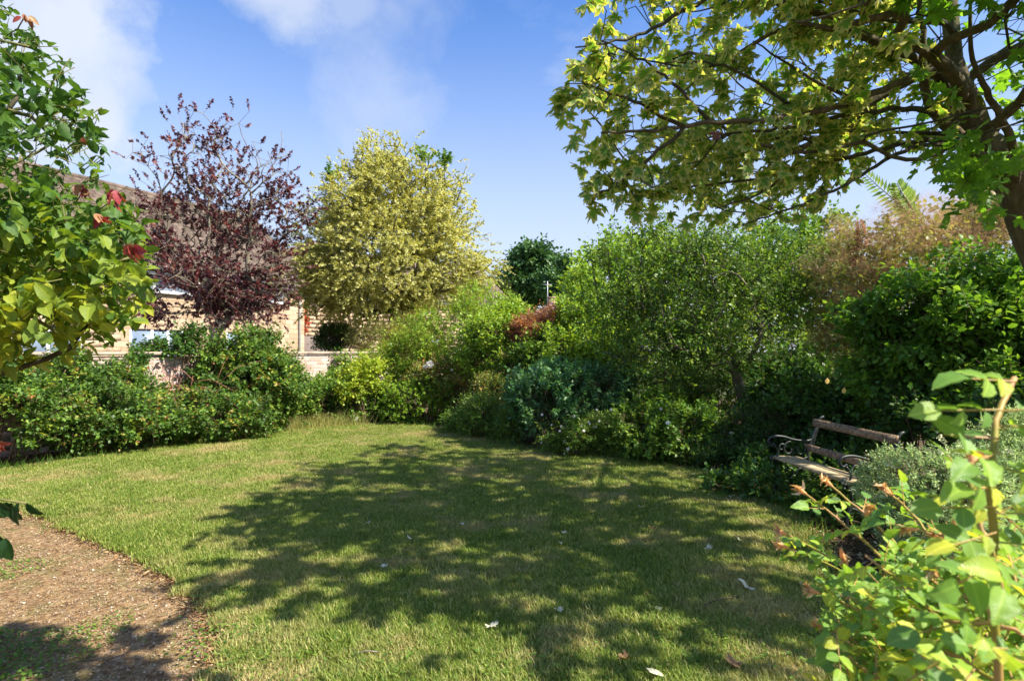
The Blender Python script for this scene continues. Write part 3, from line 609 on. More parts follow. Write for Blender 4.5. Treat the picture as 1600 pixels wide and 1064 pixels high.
def house(label, corner, ang, length, depth, h, ridge, openings, single, tilemat, block=(.44, .215), down=None, group=None, ny=None):
    """corner: right end of the front; the front runs from it towards ang (left/near); local u along front, v outward, w up"""
    root = empty('house', (corner[0], corner[1], 0), label, 'house', group); U = np.array([math.cos(ang), math.sin(ang), 0]); Vv = np.array([-math.sin(ang), math.cos(ang), 0])
    if Vv[1] > 0: Vv = -Vv          # outward normal faces the garden
    C = np.array([corner[0], corner[1], 0.]); Rm = np.stack([U, Vv, (0, 0, 1)], 1)
    def wp(u, v, z): return C+U*u+Vv*v+np.array([0, 0, z])
    # wall core with real openings: strips round the windows
    a = Acc(); us = sorted({0, length}|{x for o in openings for x in o[:2]}); zs = sorted({0, h}|{x for o in openings for x in o[2:4]})
    for i in range(len(us)-1):
        for j in range(len(zs)-1):
            mu, mz = (us[i]+us[i+1])/2, (zs[j]+zs[j+1])/2
            if any(o[0] < mu < o[1] and o[2] < mz < o[3] for o in openings): continue
            box(a, wp(mu, -.13, mz), us[i+1]-us[i], .24, zs[j+1]-zs[j], Rm)
    box(a, wp(.12, -depth/2, h/2), .238, depth-.3, h-.01, Rm); box(a, wp(length-.12, -depth/2, h/2), .238, depth-.3, h-.01, Rm); box(a, wp(length/2, -depth+.12, h/2), length-.02, .24, h-.02, Rm); box(a, wp(length/2, -depth/2, 2.5), length-.6, depth-.6, .2, Rm)
    box(a, wp(length/2, -depth*.55, h/2-.1), length-.6, .1, h-.4, Rm)
    link('wall', a.mesh('wall', MT['mortar']), root)
    # blocks
    bw, bh = block; rows = int(h/bh); P_ = []; 
    for j in range(rows):
        z = (j+.5)*bh; off = (j % 2)*bw/2; k = 0
        u = -off
        while u < length:
            u0, u1 = max(u, 0), min(u+bw, length); u += bw
            segs = [(u0, u1)]
            for o in openings:
                if o[2]-.02 < z < o[3]+.02:
                    ns = []
                    for s0, s1 in segs:
                        if s1 <= o[0] or s0 >= o[1]: ns.append((s0, s1)); continue
                        if s0 < o[0]: ns.append((s0, o[0]))
                        if s1 > o[1]: ns.append((o[1], s1))
                    segs = ns
            for s0, s1 in segs:
                if s1-s0 > .06: P_.append(((s0+s1)/2, z, s1-s0-.010))
    P_ = np.array(P_); wpos = np.array([wp(u, .004, z) for u, z, _ in P_]); q = proj(wpos); vis = (q[:, 0] > 180) & (q[:, 0] < 640) & (q[:, 1] < 556)
    sc = np.where(vis, F/wpos[:, 1], 0); order = np.argsort(-sc)[:single] if single else []
    unitb = Acc(); box(unitb, (0, 0, 0), 1, 1, 1); ub = unitb.mesh('block', MT['block_o']); chosen = set(int(i) for i in order)
    rr = random.Random(3)
    rest = Acc()
    for i, (u, z, wd) in enumerate(P_):
        t = .007+rr.uniform(0, .002)
        if i in chosen:
            o = bpy.data.objects.new('block', ub); col.objects.link(o); o.parent = root; o.matrix_basis = Matrix.Translation(Vector(wp(u, t/2-.006, z)-C)) @ Matrix(((U[0], Vv[0], 0, 0), (U[1], Vv[1], 0, 0), (0, 0, 1, 0), (0, 0, 0, 1))) @ Matrix.Diagonal((wd, t, bh-.010, 1))
        else: box(rest, wp(u, t/2-.006, z), wd, t, bh-.010, Rm, rr.random())
    o = link('blockwork', rest.mesh('blockwork', MT['block_j']), root); o['kind'] = 'stuff'
    # windows
    for o in openings:
        u0, u1, z0, z1 = o[:4]; ml = o[4]; fa = Acc(); fw = .06
        for uu, zz, su, sz in (((u0+u1)/2, z0+fw/2, u1-u0, fw), ((u0+u1)/2, z1-fw/2, u1-u0, fw), (u0+fw/2, (z0+z1)/2, fw, z1-z0-2*fw), (u1-fw/2, (z0+z1)/2, fw, z1-z0-2*fw)): box(fa, wp(uu, -.06, zz), su, .07, sz, Rm)
        for m_ in ml: box(fa, wp(u0+(u1-u0)*m_, -.06, (z0+z1)/2), .09, .065, z1-z0-2*fw, Rm)
        f = link('window', fa.mesh('window', MT['white']), root)
        pa = Acc(); box(pa, wp((u0+u1)/2, -.075, (z0+z1)/2), u1-u0-.02, .01, z1-z0-.02, Rm); link('pane', pa.mesh('pane', MT['glass']), f).matrix_parent_inverse = Matrix.Identity(4)
        si = Acc(); box(si, wp((u0+u1)/2, .03, z0-.03), u1-u0+.1, .2, .055, Rm); link('sill', si.mesh('sill', MT['white']), f).matrix_parent_inverse = Matrix.Identity(4)
    # roof: courses of tiles
    a = Acc(); run = depth/2; ov = .35; sl = math.hypot(run+ov, ridge-h); nrow = int(sl/.26); slope = math.atan2(ridge-h, run)
    tr = Acc(); zs0 = h-ov*math.tan(slope); tl = (run+ov)/math.cos(slope); nrow = int(tl/.26); ncol = int((length+.5)/.30)
    Xt = Rm@np.array([(1, 0, 0), (0, math.cos(slope), math.sin(slope)), (0, -math.sin(slope), math.cos(slope))]).T
    for j in range(nrow):
        dd = (j+.5)*.26
        for i in range(ncol):
            uu = -.25+(i+.5)*.30+(.15 if j % 2 else 0); c = wp(uu, ov-dd*math.cos(slope), zs0+dd*math.sin(slope)+.03+rr.uniform(0, .012))
            box(tr, c, .285, .30, .022, Rm@np.array([(1, 0, 0), (0, math.cos(slope+.05), math.sin(slope+.05)), (0, -math.sin(slope+.05), math.cos(slope+.05))]), rr.random())
    o = link('roof_tile', tr.mesh('roof_tile', tilemat), root); o['kind'] = 'stuff'
    e = wp(length/2, 0, 0); ra = Acc()
    A0, A1 = wp(-.25, ov, zs0), wp(length+.25, ov, zs0); B0, B1 = wp(-.25, -run, ridge), wp(length+.25, -run, ridge); C0, C1 = wp(-.25, -depth-ov, zs0), wp(length+.25, -depth-ov, zs0)
    V = [A0, A1, B1, B0, C0, C1]; V2 = [v-np.array([0, 0, .12]) for v in V]; V = V+V2
    T = [(0, 1, 2), (0, 2, 3), (3, 2, 5), (3, 5, 4), (6, 8, 7), (6, 9, 8), (9, 11, 8), (9, 10, 11), (0, 6, 7), (0, 7, 1), (4, 5, 11), (4, 11, 10), (0, 3, 9), (0, 9, 6), (3, 4, 10), (3, 10, 9), (1, 7, 8), (1, 8, 2), (2, 8, 11), (2, 11, 5)]
    ra.add(V, T, .3); gw = Acc(); g0, g1, g2 = wp(.1, -.05, h-.05), wp(.1, -depth+.05, h-.05), wp(.1, -run, ridge-.1)
    link('roof', ra.mesh('roof', tilemat), root)
    for uu in (.12, length-.12):
        gv = [wp(uu-.1, 0, h), wp(uu-.1, -depth, h), wp(uu-.1, -run, ridge-.12), wp(uu+.1, 0, h), wp(uu+.1, -depth, h), wp(uu+.1, -run, ridge-.12)]
        gw.add(gv, [(0, 1, 2), (3, 5, 4), (0, 2, 5), (0, 5, 3), (1, 4, 5), (1, 5, 2)], .5)
    link('gable', gw.mesh('gable', MT['block_j']), root)
    rt = Acc()
    for i in range(int(length/.42)): tube(rt, [wp(-.2+i*.42, -run, ridge+.02), wp(.2+i*.42, -run, ridge+.02)], .11, 8, rr.random())
    o = link('ridge_tile', rt.mesh('ridge_tile', tilemat), root); o['kind'] = 'stuff'
    fa = Acc(); box(fa, wp(length/2, ov-.04, zs0-.10), length+.4, .03, .2, Rm); link('fascia', fa.mesh('fascia', MT['white']), root)
    so = Acc(); box(so, wp(length/2, ov/2, zs0-.19), length+.4, ov-.08, .02, Rm); link('soffit', so.mesh('soffit', MT['white']), root)
    ga = Acc(); tube(ga, [wp(-.2, ov+.04, zs0-.03), wp(length+.2, ov+.04, zs0-.03)], .06, 8); link('gutter', ga.mesh('gutter', MT['gutter']), root)
    for uu in (down or []):
        d_ = Acc(); tube(d_, [wp(uu, ov, zs0-.05), wp(uu, .09, zs0-.4), wp(uu, .09, 0)], .04, 8); link('downpipe', d_.mesh('downpipe', MT['white']), root)
    return root
a1 = math.atan2(-.9, -.44)
house('long buff block house with brown tiled roof behind the purple tree', (-9.75, 26.7), a1, 15.4, 7.0, 4.85, 8.1,
      [(1.2, 2.75, 3.72, 4.62, (.5,)), (2.8, 4.1, 1.15, 2.45, (.5,)), (5.6, 7.7, 3.72, 4.62, (.33, .67)), (5.9, 7.85, 1.15, 2.45, (.3, .6)), (9.3, 11.2, 3.72, 4.62, (.5,)), (9.3, 11.2, 1.1, 2.45, (.5,))], 300, MT['tile'], down=[.35])
a2 = math.atan2(-7.6, -10.7)
house('buff block house half hidden behind the cream variegated maple', (-.25, 37.6), a2, 13.1, 8.0, 4.85, 7.6, [(1.0, 2.4, 3.6, 4.5, (.5,)), (5, 6.4, 1.2, 2.4, (.5,))], 0, MT['tile'], down=[.3])
def bungalow():
    root = empty('bungalow', (3.4, 32.5, 0), 'low bungalow with pinkish brown hipped roof beyond the shrubs', 'bungalow'); c = np.array([3.4, 32.5, 0.])
    a = Acc(); box(a, c+(0, 0, 1.35), 6.6, 5.6, 2.7); link('wall', a.mesh('wall', MT['block_j']), root)
    # hip roof built of courses
    x0, x1, y0, y1, ze, zr = -3.7, 3.9, -3.2, 3.2, 2.62, 4.35; V = [(x0, y0, ze), (x1, y0, ze), (x1, y1, ze), (x0, y1, ze), (x0+2.6, 0, zr), (x1-2.6, 0, zr)]
    ra = Acc(); ra.add(np.array(V)+c, [(0, 1, 5), (0, 5, 4), (1, 2, 5), (2, 3, 4), (2, 4, 5), (3, 0, 4), (0, 2, 1), (0, 3, 2)], .4); link('roof', ra.mesh('roof', MT['tile2']), root)
    tr = Acc(); rr = random.Random(8); sl = math.atan2(zr-ze, 3.2); n = 12
    for j in range(n):
        f = (j+.5)/n; xa = x0+2.6*f; xb = x1-2.6*f; z = ze+(zr-ze)*f; y = y0+3.2*f; k = int((xb-xa)/.3)
        for i in range(k): box(tr, c+(xa+(i+.5)*(xb-xa)/k, y, z+.03), .285, .34, .02, np.array([(1, 0, 0), (0, math.cos(sl-.05), -math.sin(sl-.05)), (0, math.sin(sl-.05), math.cos(sl-.05))]), rr.random())
        ya = y0+3.2*f; k = int((-ya*2)/.3); s2 = math.atan2(zr-ze, 2.6)
        for i in range(k): box(tr, c+(x0+2.6*f, ya+(i+.5)*(-2*ya)/max(k, 1), z+.03), .30, .285, .02, np.array([(math.cos(s2-.05), 0, -math.sin(s2-.05)), (0, 1, 0), (math.sin(s2-.05), 0, math.cos(s2-.05))]), rr.random())
    o = link('roof_tile', tr.mesh('roof_tile', MT['tile2']), root); o['kind'] = 'stuff'
    ch = Acc(); box(ch, c+(-1.1, .2, 4.35), .42, .42, .55); box(ch, c+(-1.1, .2, 4.65), .5, .5, .07); link('chimney', ch.mesh('chimney', MT['block_j']), root)
    fa = Acc(); box(fa, c+(.1, -3.2, 2.58), 7.6, .03, .16); link('fascia', fa.mesh('fascia', MT['white']), root)
    ae = Acc(); tube(ae, [c+(-1.35, .2, 4.3), c+(-1.35, .2, 5.6)], .025, 6); tube(ae, [c+(-1.6, .2, 5.4), c+(-1.1, .2, 5.4)], .012, 4); link('aerial', ae.mesh('aerial', MT['white']), root)
bungalow()

# garden wall behind the bramble hedge
def garden_wall():
    A0 = np.array([-9.6, 6.2, 0]); B0 = np.array([-3.3, 14.9, 0]); Lg = np.linalg.norm(B0-A0); U = (B0-A0)/Lg; V = np.array([U[1], -U[0], 0]); Rm = np.stack([U, V, (0, 0, 1)], 1)
    root = empty('garden_wall', tuple(A0), 'weathered pinkish garden wall with flat coping behind the brambles', 'wall')
    a = Acc(); box(a, A0+U*Lg/2+(0, 0, .75), Lg, .2, 1.5, Rm); link('mortar', a.mesh('mortar', pmat('wall_mortar', (.54, .44, .38), .95)), root)
    def wf(t):
        r = attr(t, 'var'); c = ramp(t, r, [(0, (.44, .30, .24)), (.5, (.54, .39, .32)), (1, (.62, .49, .42))]); return mixc(t, mth(t, 'MULTIPLY', mth(t, 'GREATER_THAN', noise(t, 3.5, 8, .7, pos(t)), .55), .6), c, (.60, .54, .50))
    mb = pmat('pink_brick', wf, .93, .1, (30, .7, .02))
    def wfo(t):
        r = N_(t, 'ShaderNodeObjectInfo').outputs['Random']; c = ramp(t, r, [(0, (.44, .30, .24)), (.5, (.54, .39, .32)), (1, (.62, .49, .42))]); return mixc(t, mth(t, 'MULTIPLY', mth(t, 'GREATER_THAN', noise(t, 3.5, 8, .7, pos(t)), .55), .6), c, (.60, .54, .50))
    mbo = pmat('pink_brick_single', wfo, .93, .1, (30, .7, .02))
    rr = random.Random(4); rest = Acc(); n = int(Lg/.235); cand = []
    ub = Acc(); box(ub, (0, 0, 0), 1, 1, 1); um = ub.mesh('brick', mbo)
    for j in range(20):
        for i in range(n):
            c = A0+U*((i+.5+(.5 if j % 2 else 0))*.235)+V*.103+np.array([0, 0, (j+.5)*.075+.0]); cand.append(c)
    def vis(c):
        x = 800+F*c[0]/c[1]; z = c[2]; return (200 < x < 345 and z > 1.0) or (440 < x < 570 and z > .6)
    vs = [c for c in cand if vis(c)]; vs.sort(key=lambda c: -c[2]); pick = {id(c) for c in vs[:290]}
    for c in cand:
        if id(c) in pick:
            o = bpy.data.objects.new('brick', um); col.objects.link(o); o.parent = root; t = .005+rr.uniform(0, .002); c2 = c-A0
            o.matrix_basis = Matrix.Translation(Vector(c2)) @ Matrix(((U[0], V[0], 0, 0), (U[1], V[1], 0, 0), (0, 0, 1, 0), (0, 0, 0, 1))) @ Matrix.Diagonal((.222, t, .063, 1))
        else: box(rest, c, .222, .014, .063, Rm, rr.random())
    o = link('brickwork', rest.mesh('brickwork', mb), root); o['kind'] = 'stuff'
    cm = pmat('coping_stone', lambda t: mixc(t, noise(t, 8, 8, .7, pos(t)), (.34, .25, .18), (.52, .43, .34)), .9, .2, (30, .6, .01)); x = .3
    while x < Lg:
        w_ = .58; cp = Acc(); box(cp, A0+U*x+np.array([0, 0, 1.55]), w_, .30, .06, Rm); link('coping_stone', cp.mesh('coping_stone', cm), root); x += w_+.012
garden_wall()
def back_fence():      # grey panel beside the second house
    root = empty('side_wall', (-11.0, 25.0, 0), 'low grey wall joining the two buff houses', 'wall'); a = Acc(); box(a, np.array([-9.6, 27.4, 1.2]), 2.6, .12, 2.2, rotz(.5)); link('panel', a.mesh('panel', pmat('grey_render', (.20, .16, .14), .9)), root)
back_fence()
print('setting', __import__('time').time()-exec_time)
# ------------------------------------------------------------------ trees
def purple_maple():
    rng = np.random.default_rng(41); D = 13.4; c = P(335, 480, D)
    root = empty('purple_maple', (c[0], c[1], 0), 'open purple leaved maple with bare pale branches behind the garden wall', 'tree')
    def bl(px, py, rx, ry, dz=0, dd=0): q = P(px, py, D+dd); return (q[0], q[1], q[2], rx/F*D, rx/F*D*.8, ry/F*D)
    blobs = [bl(335, 440, 130, 70), bl(340, 470, 90, 45), bl(270, 330, 75, 85), bl(400, 340, 80, 90), bl(330, 260, 85, 90), bl(425, 250, 48, 60), bl(303, 195, 22, 42), bl(215, 245, 32, 22), bl(340, 330, 70, 60)]
    tg = ell_targets(blobs, 270, rng, .2, 1.0); base = np.array([c[0], c[1], 0])
    trunk = [base+(0, 0, z) for z in np.linspace(0, 1.9, 8)]; trunk = [t+np.array([rng.normal()*.02, rng.normal()*.02, 0]) for t in trunk]
    # several upright leaders rise from the low fork
    lead = [P(385, 330, D), P(300, 300, D+.3), P(345, 240, D-.2), P(430, 300, D+.2), P(260, 330, D-.4)]
    nodes, par, ends = grow(trunk, np.concatenate([np.array(lead), tg]), .22, rng, .30, .55)
    tw, rad = limbs(root, nodes, par, ends, .115, .0055, 'bark_pale', .62, 30, 8)
    e = nodes[ends[len(lead):]] if len(ends) > len(lead) else nodes[ends]; out = unit(e-(base+np.array([0, 0, 3.2])))
    k = 12; b = np.repeat(e, k, 0)+rng.normal(size=(len(e)*k, 3))*.19; d = unit(np.repeat(out, k, 0)+rng.normal(size=(len(e)*k, 3))*.6+np.array([0, 0, .35]))
    dens = np.clip((6.2-b[:, 2])/2.2, .30, 1) ; keep = (rng.uniform(size=len(b)) < dens) & (field(b, 8, 2.6) > -.75); b, d = b[keep], d[keep]; n = len(b)
    Lv = leafy_twigs(b, d, rng.uniform(.12, .38, n), 9, .105, rng, upn=.5, droop=.15, spread=1.0)
    put_leaves(root, Lv.cat(), 'maple_far', 'x' and MT['purple'], 0, 1.0, 3)
    sticks(tw, b-d*.02, b+d*.25, np.full(n, .005), np.full(n, .002)); kk = e; src = np.repeat(kk, k, 0)[keep]; sticks(tw, src, b, np.full(n, .006), np.full(n, .004))
    o = link('twigs', tw.mesh('twigs', MT['bark_pale']), root); o['kind'] = 'stuff'
purple_maple()
def variegated():
    rng = np.random.default_rng(43); D = 17.0; c = P(625, 480, D)
    root = empty('variegated_maple', (c[0], c[1], 0), 'broad domed maple with cream and green leaves behind the wall', 'tree')
    def bl(px, py, rx, ry, dd=0): q = P(px, py, D+dd); return (q[0], q[1], q[2], rx/F*D, rx/F*D*.9, ry/F*D)
    blobs = [bl(615, 410, 142, 85), bl(605, 335, 125, 85), bl(610, 295, 90, 70), bl(530, 420, 75, 55), bl(690, 385, 75, 75), bl(665, 300, 62, 60), bl(495, 440, 60, 48), bl(585, 460, 110, 45), bl(732, 430, 45, 40), bl(500, 370, 40, 50), bl(560, 300, 55, 55), bl(540, 480, 60, 22)]
    tg = ell_targets(blobs, 330, rng, .45, 1.02); base = np.array([c[0], c[1], 0]); trunk = [base+(rng.normal()*.02, 0, z) for z in np.linspace(0, 2.2, 7)]
    nodes, par, ends = grow(trunk, tg, .3, rng, .25, .6); tw, rad = limbs(root, nodes, par, ends, .17, .006, 'bark_dark', .55, 22, 8)
    cen = base+np.array([0, 0, 3.6]); e = nodes[ends]; out = unit(e-cen)
    p2, d2 = blob_points(blobs, 5600, rng, .66, 77, .26, -.30); 
    b = np.concatenate([np.repeat(e, 5, 0)+rng.normal(size=(len(e)*5, 3))*.2, p2-d2*.25]); d = unit(np.concatenate([np.repeat(out, 5, 0), d2])+rng.normal(size=(len(b), 3))*.5+np.array([0, 0, .15])); n = len(b)
    Lv = leafy_twigs(b, d, rng.uniform(.2, .5, n), 9, .125, rng, upn=1.0, droop=.25, spread=1.0)
    put_leaves(root, Lv.cat(), 'maple_far', MT['vari'], 0, 1.0, 4); sticks(tw, b, b+d*.3, np.full(n, .007), np.full(n, .003))
    # reverted plain green shoots at the top
    for (px, py, s) in [(664, 246, 9), (694, 252, 11), (514, 276, 9)]:
        q = P(px, py, D-.6); m = int(s*2.2); bb = q+rng.normal(size=(m, 3))*s/F*D*.42; dd = unit(rng.normal(size=(m, 3))*.5+np.array([0, 0, .9]))
        Lg = leafy_twigs(bb, dd, rng.uniform(.2, .45, m), 8, .13, rng, upn=.8, droop=.1); o = link('green_shoot', leafmesh('green_shoot', Lg.cat(), 'maple_far', MT['mid']), root); o['kind'] = 'stuff'; tag(o, 'plain green shoot among cream leaves')
        tube(tw, [q-np.array([0, 0, .8]), q, q+np.array([0, 0, .1])], [.016, .010, .004], 4)
    o = link('twigs', tw.mesh('twigs', MT['bark_dark']), root); o['kind'] = 'stuff'
variegated()
def far_tree(name, label, px, D, blobs_px, n, size, mat, seed, trunk_r=.25, group='trees on the skyline', k=7, tmpl='broad'):
    rng = np.random.default_rng(seed); c = P(px, 500, D); root = empty(name, (c[0], c[1], 0), label, 'tree', group)
    blobs = [(*P(a, b, D+dd), rx/F*D, rx/F*D, ry/F*D) for a, b, rx, ry, dd in blobs_px]
    tg = ell_targets(blobs, 60, rng, .3, .9); zt = min(b[2]-b[5]*.6 for b in blobs); base = np.array([c[0], c[1], 0]); trunk = [base+(0, 0, z) for z in np.linspace(0, max(.6, zt), 6)]
    nodes, par, ends = grow(trunk, tg, D/40, rng, .2, .5); tw, _ = limbs(root, nodes, par, ends, trunk_r, .02, 'bark_dark', .55, 6, 7)
    p, d = blob_points(blobs, n, rng, .5, seed, .25, -.6); d = unit(d+rng.normal(size=d.shape)*.5+np.array([0, 0, .3])); L_ = leafy_twigs(p-d*size, d, size*rng.uniform(1.5, 4, len(p)), k, size, rng, upn=.7)
    put_leaves(root, L_.cat(), tmpl, mat, 0, 1.0, seed); o = link('twigs', tw.mesh('twigs', MT['bark_dark']), root); o['kind'] = 'stuff'
far_tree('oak_tree', 'tall dark green tree rising above the pinkish roof', 833, 50, [(833, 405, 34, 20, 0), (835, 445, 42, 34, 0), (812, 430, 18, 18, 0)], 1500, .34, MT['farleaf'], 51)
far_tree('narrow_tree', 'narrow tree right beside the tall dark skyline tree', 882, 46, [(881, 415, 10, 12, 0), (872, 445, 20, 30, 0), (895, 455, 14, 22, 0)], 700, .28, MT['farleaf'], 52)
far_tree('small_tree', 'small dark tree at the end of the second house roof', 778, 54, [(778, 450, 18, 20, 0), (790, 470, 25, 20, 0)], 500, .3, MT['farleaf'], 53)
far_tree('garden_tree', 'leafy green tree behind the apple tree, left of its crown', 950, 16, [(945, 440, 60, 50, 0), (1000, 420, 70, 60, .5), (930, 510, 60, 50, 0)], 1500, .12, MT['fresh'], 54, .1, 'trees behind the hedge', 7)
far_tree('garden_tree', 'dark green tree behind the apple tree, right of its crown', 1260, 15, [(1235, 400, 75, 62, 0), (1290, 375, 45, 42, .5), (1180, 440, 70, 60, 0), (1290, 470, 80, 80, 0)], 2100, .12, MT['mid'], 55, .1, 'trees behind the hedge', 7)
far_tree('garden_tree', 'bright leaved tree showing through behind the apple branches', 1090, 16.5, [(1070, 430, 70, 62, 0), (1120, 480, 90, 70, .5), (1020, 520, 90, 70, 0)], 1700, .12, MT['fresh'], 56, .1, 'trees behind the hedge', 7)
far_tree('garden_tree', 'tree closing the gap above the smoke bush at the right', 1500, 13, [(1480, 400, 90, 70, 0), (1570, 360, 80, 80, 0), (1400, 440, 70, 70, 0), (1640, 380, 90, 90, 0)], 1700, .11, MT['mid'], 57, .1, 'trees behind the hedge', 7)

def apple():
    rng = np.random.default_rng(61); D = 9.4; base = np.array([*P(1165, 700, D)[:2], 0]); root = empty('apple_tree', tuple(base), 'bushy apple tree with grey trunk behind the border in the middle right', 'tree')
    def bl(px, py, rx, ry, dd=0): q = P(px, py, D+dd); return (q[0], q[1], q[2], rx/F*D, rx/F*D*.7, ry/F*D)
    blobs = [bl(1110, 490, 150, 110), bl(1000, 430, 70, 80), bl(1020, 350, 30, 45), bl(1080, 400, 70, 60), bl(1150, 400, 80, 55), bl(1230, 450, 85, 90), bl(1060, 560, 120, 60), bl(950, 400, 22, 30), bl(975, 500, 75, 70, .4)]
    tg = ell_targets(blobs, 260, rng, .25, 1.0); tp = P(1152, 560, D+.1); trunk = [base*(1-t)+tp*t+np.array([.06*math.sin(5*t), 0, 0]) for t in np.linspace(0, 1, 8)]
    nodes, par, ends = grow(trunk, tg, .2, rng, .25, .6); tw, _ = limbs(root, nodes, par, ends, .085, .004, 'bark_pale', .55, 26, 8)
    # the upright water shoots
    p, d = blob_points(blobs, 1500, rng, .35, 63, .2, -.6); e = nodes[ends]; b = np.concatenate([np.repeat(e, 5, 0)+rng.normal(size=(len(e)*5, 3))*.13, p]); n = len(b)
    d = unit(rng.normal(size=(n, 3))*.6+np.array([0, 0, .9])+.5*unit(b-np.array([*base[:2], 1.9]))); L_ = leafy_twigs(b, d, rng.uniform(.15, .45, n), 9, .062, rng, upn=.5, droop=.1, spread=.9)
    put_leaves(root, L_.cat(), 'diamond', MT['mid'], 0, 1.25, 6); sticks(tw, b-d*.08, b+d*.28, np.full(n, .004), np.full(n, .0015))
    for px, y0, y1, dx in [(985, 400, 330, 6), (1040, 400, 335, 4), (1090, 420, 345, -4), (935, 440, 385, -14), (1110, 440, 355, 6)]:
        a, b_ = P(px, y0+30, D), P(px+dx, y1, D); m = 20; t = np.linspace(0, 1, m)[:, None]; q = a*(1-t)+b_*t; tube(tw, q, np.linspace(.010, .003, m), 4)
        dd = unit(rng.normal(size=(m, 3))*.6+np.array([0, 0, .6])); put_leaves(root, leafy_twigs(q, dd, .10, 4, .06, rng).cat(), 'diamond', MT['deep'], 0, 1.2, 7, 'shoot_leaves')
    o = link('twigs', tw.mesh('twigs', MT['bark_dark']), root); o['kind'] = 'stuff'
apple()

# ------------------------------------------------------------------ overhead maple at the right
YL = np.array([(840, 20), (850, 60), (870, 185), (905, 250), (925, 320), (960, 300), (1000, 325), (1060, 345), (1100, 330), (1160, 345), (1210, 355), (1260, 318), (1300, 300), (1350, 262), (1420, 215), (1470, 250), (1500, 292), (1540, 300), (1570, 250), (1700, 260)])
SH = np.array([(2.2, .8), (2.75, .1), (3.1, -.5), (3.45, -.95), (3.9, -2.15), (4.6, -2.55), (6.4, -2.85), (8.5, -2.75), (11.7, -2.8)])     # depth, left edge of the shade on the lawn
SLX = SV[0]/SV[2]; SLY = SV[1]/SV[2]
def crown_reject(p, m=1.0):
    q = proj(p); bad = (q[:, 1] > np.interp(q[:, 0], YL[:, 0], YL[:, 1])-6) & (p[:, 1] > .3); bad |= (q[:, 0] < 858) & (q[:, 1] > -20)
    sx = p[:, 0]-p[:, 2]*SLX; sy = p[:, 1]-p[:, 2]*SLY; bad |= sx < np.interp(sy, SH[:, 0], SH[:, 1])+.10+.25*field(np.c_[sx, sy, sx*0], 3, 2.2); bad |= sy < np.where(sx > .2, 2.85, 2.3)
    bad |= p[:, 2] < 2.45; hx = p[:, 0]-(p[:, 2]-.6)*SLX-3.2; hy = p[:, 1]-(p[:, 2]-.6)*SLY-4.25; bad |= (hx*hx+hy*hy < .75) & (field(p, 14, 3) > -1.2); hx = p[:, 0]-(p[:, 2]-.4)*SLX-2.95; hy = p[:, 1]-(p[:, 2]-.4)*SLY-5.7; bad |= (hx*hx/.25+hy*hy/.6 < 1) & (field(p, 15, 3) > -.4)
    bad |= (field(p, 90, 1.7) < -.70)
    return bad
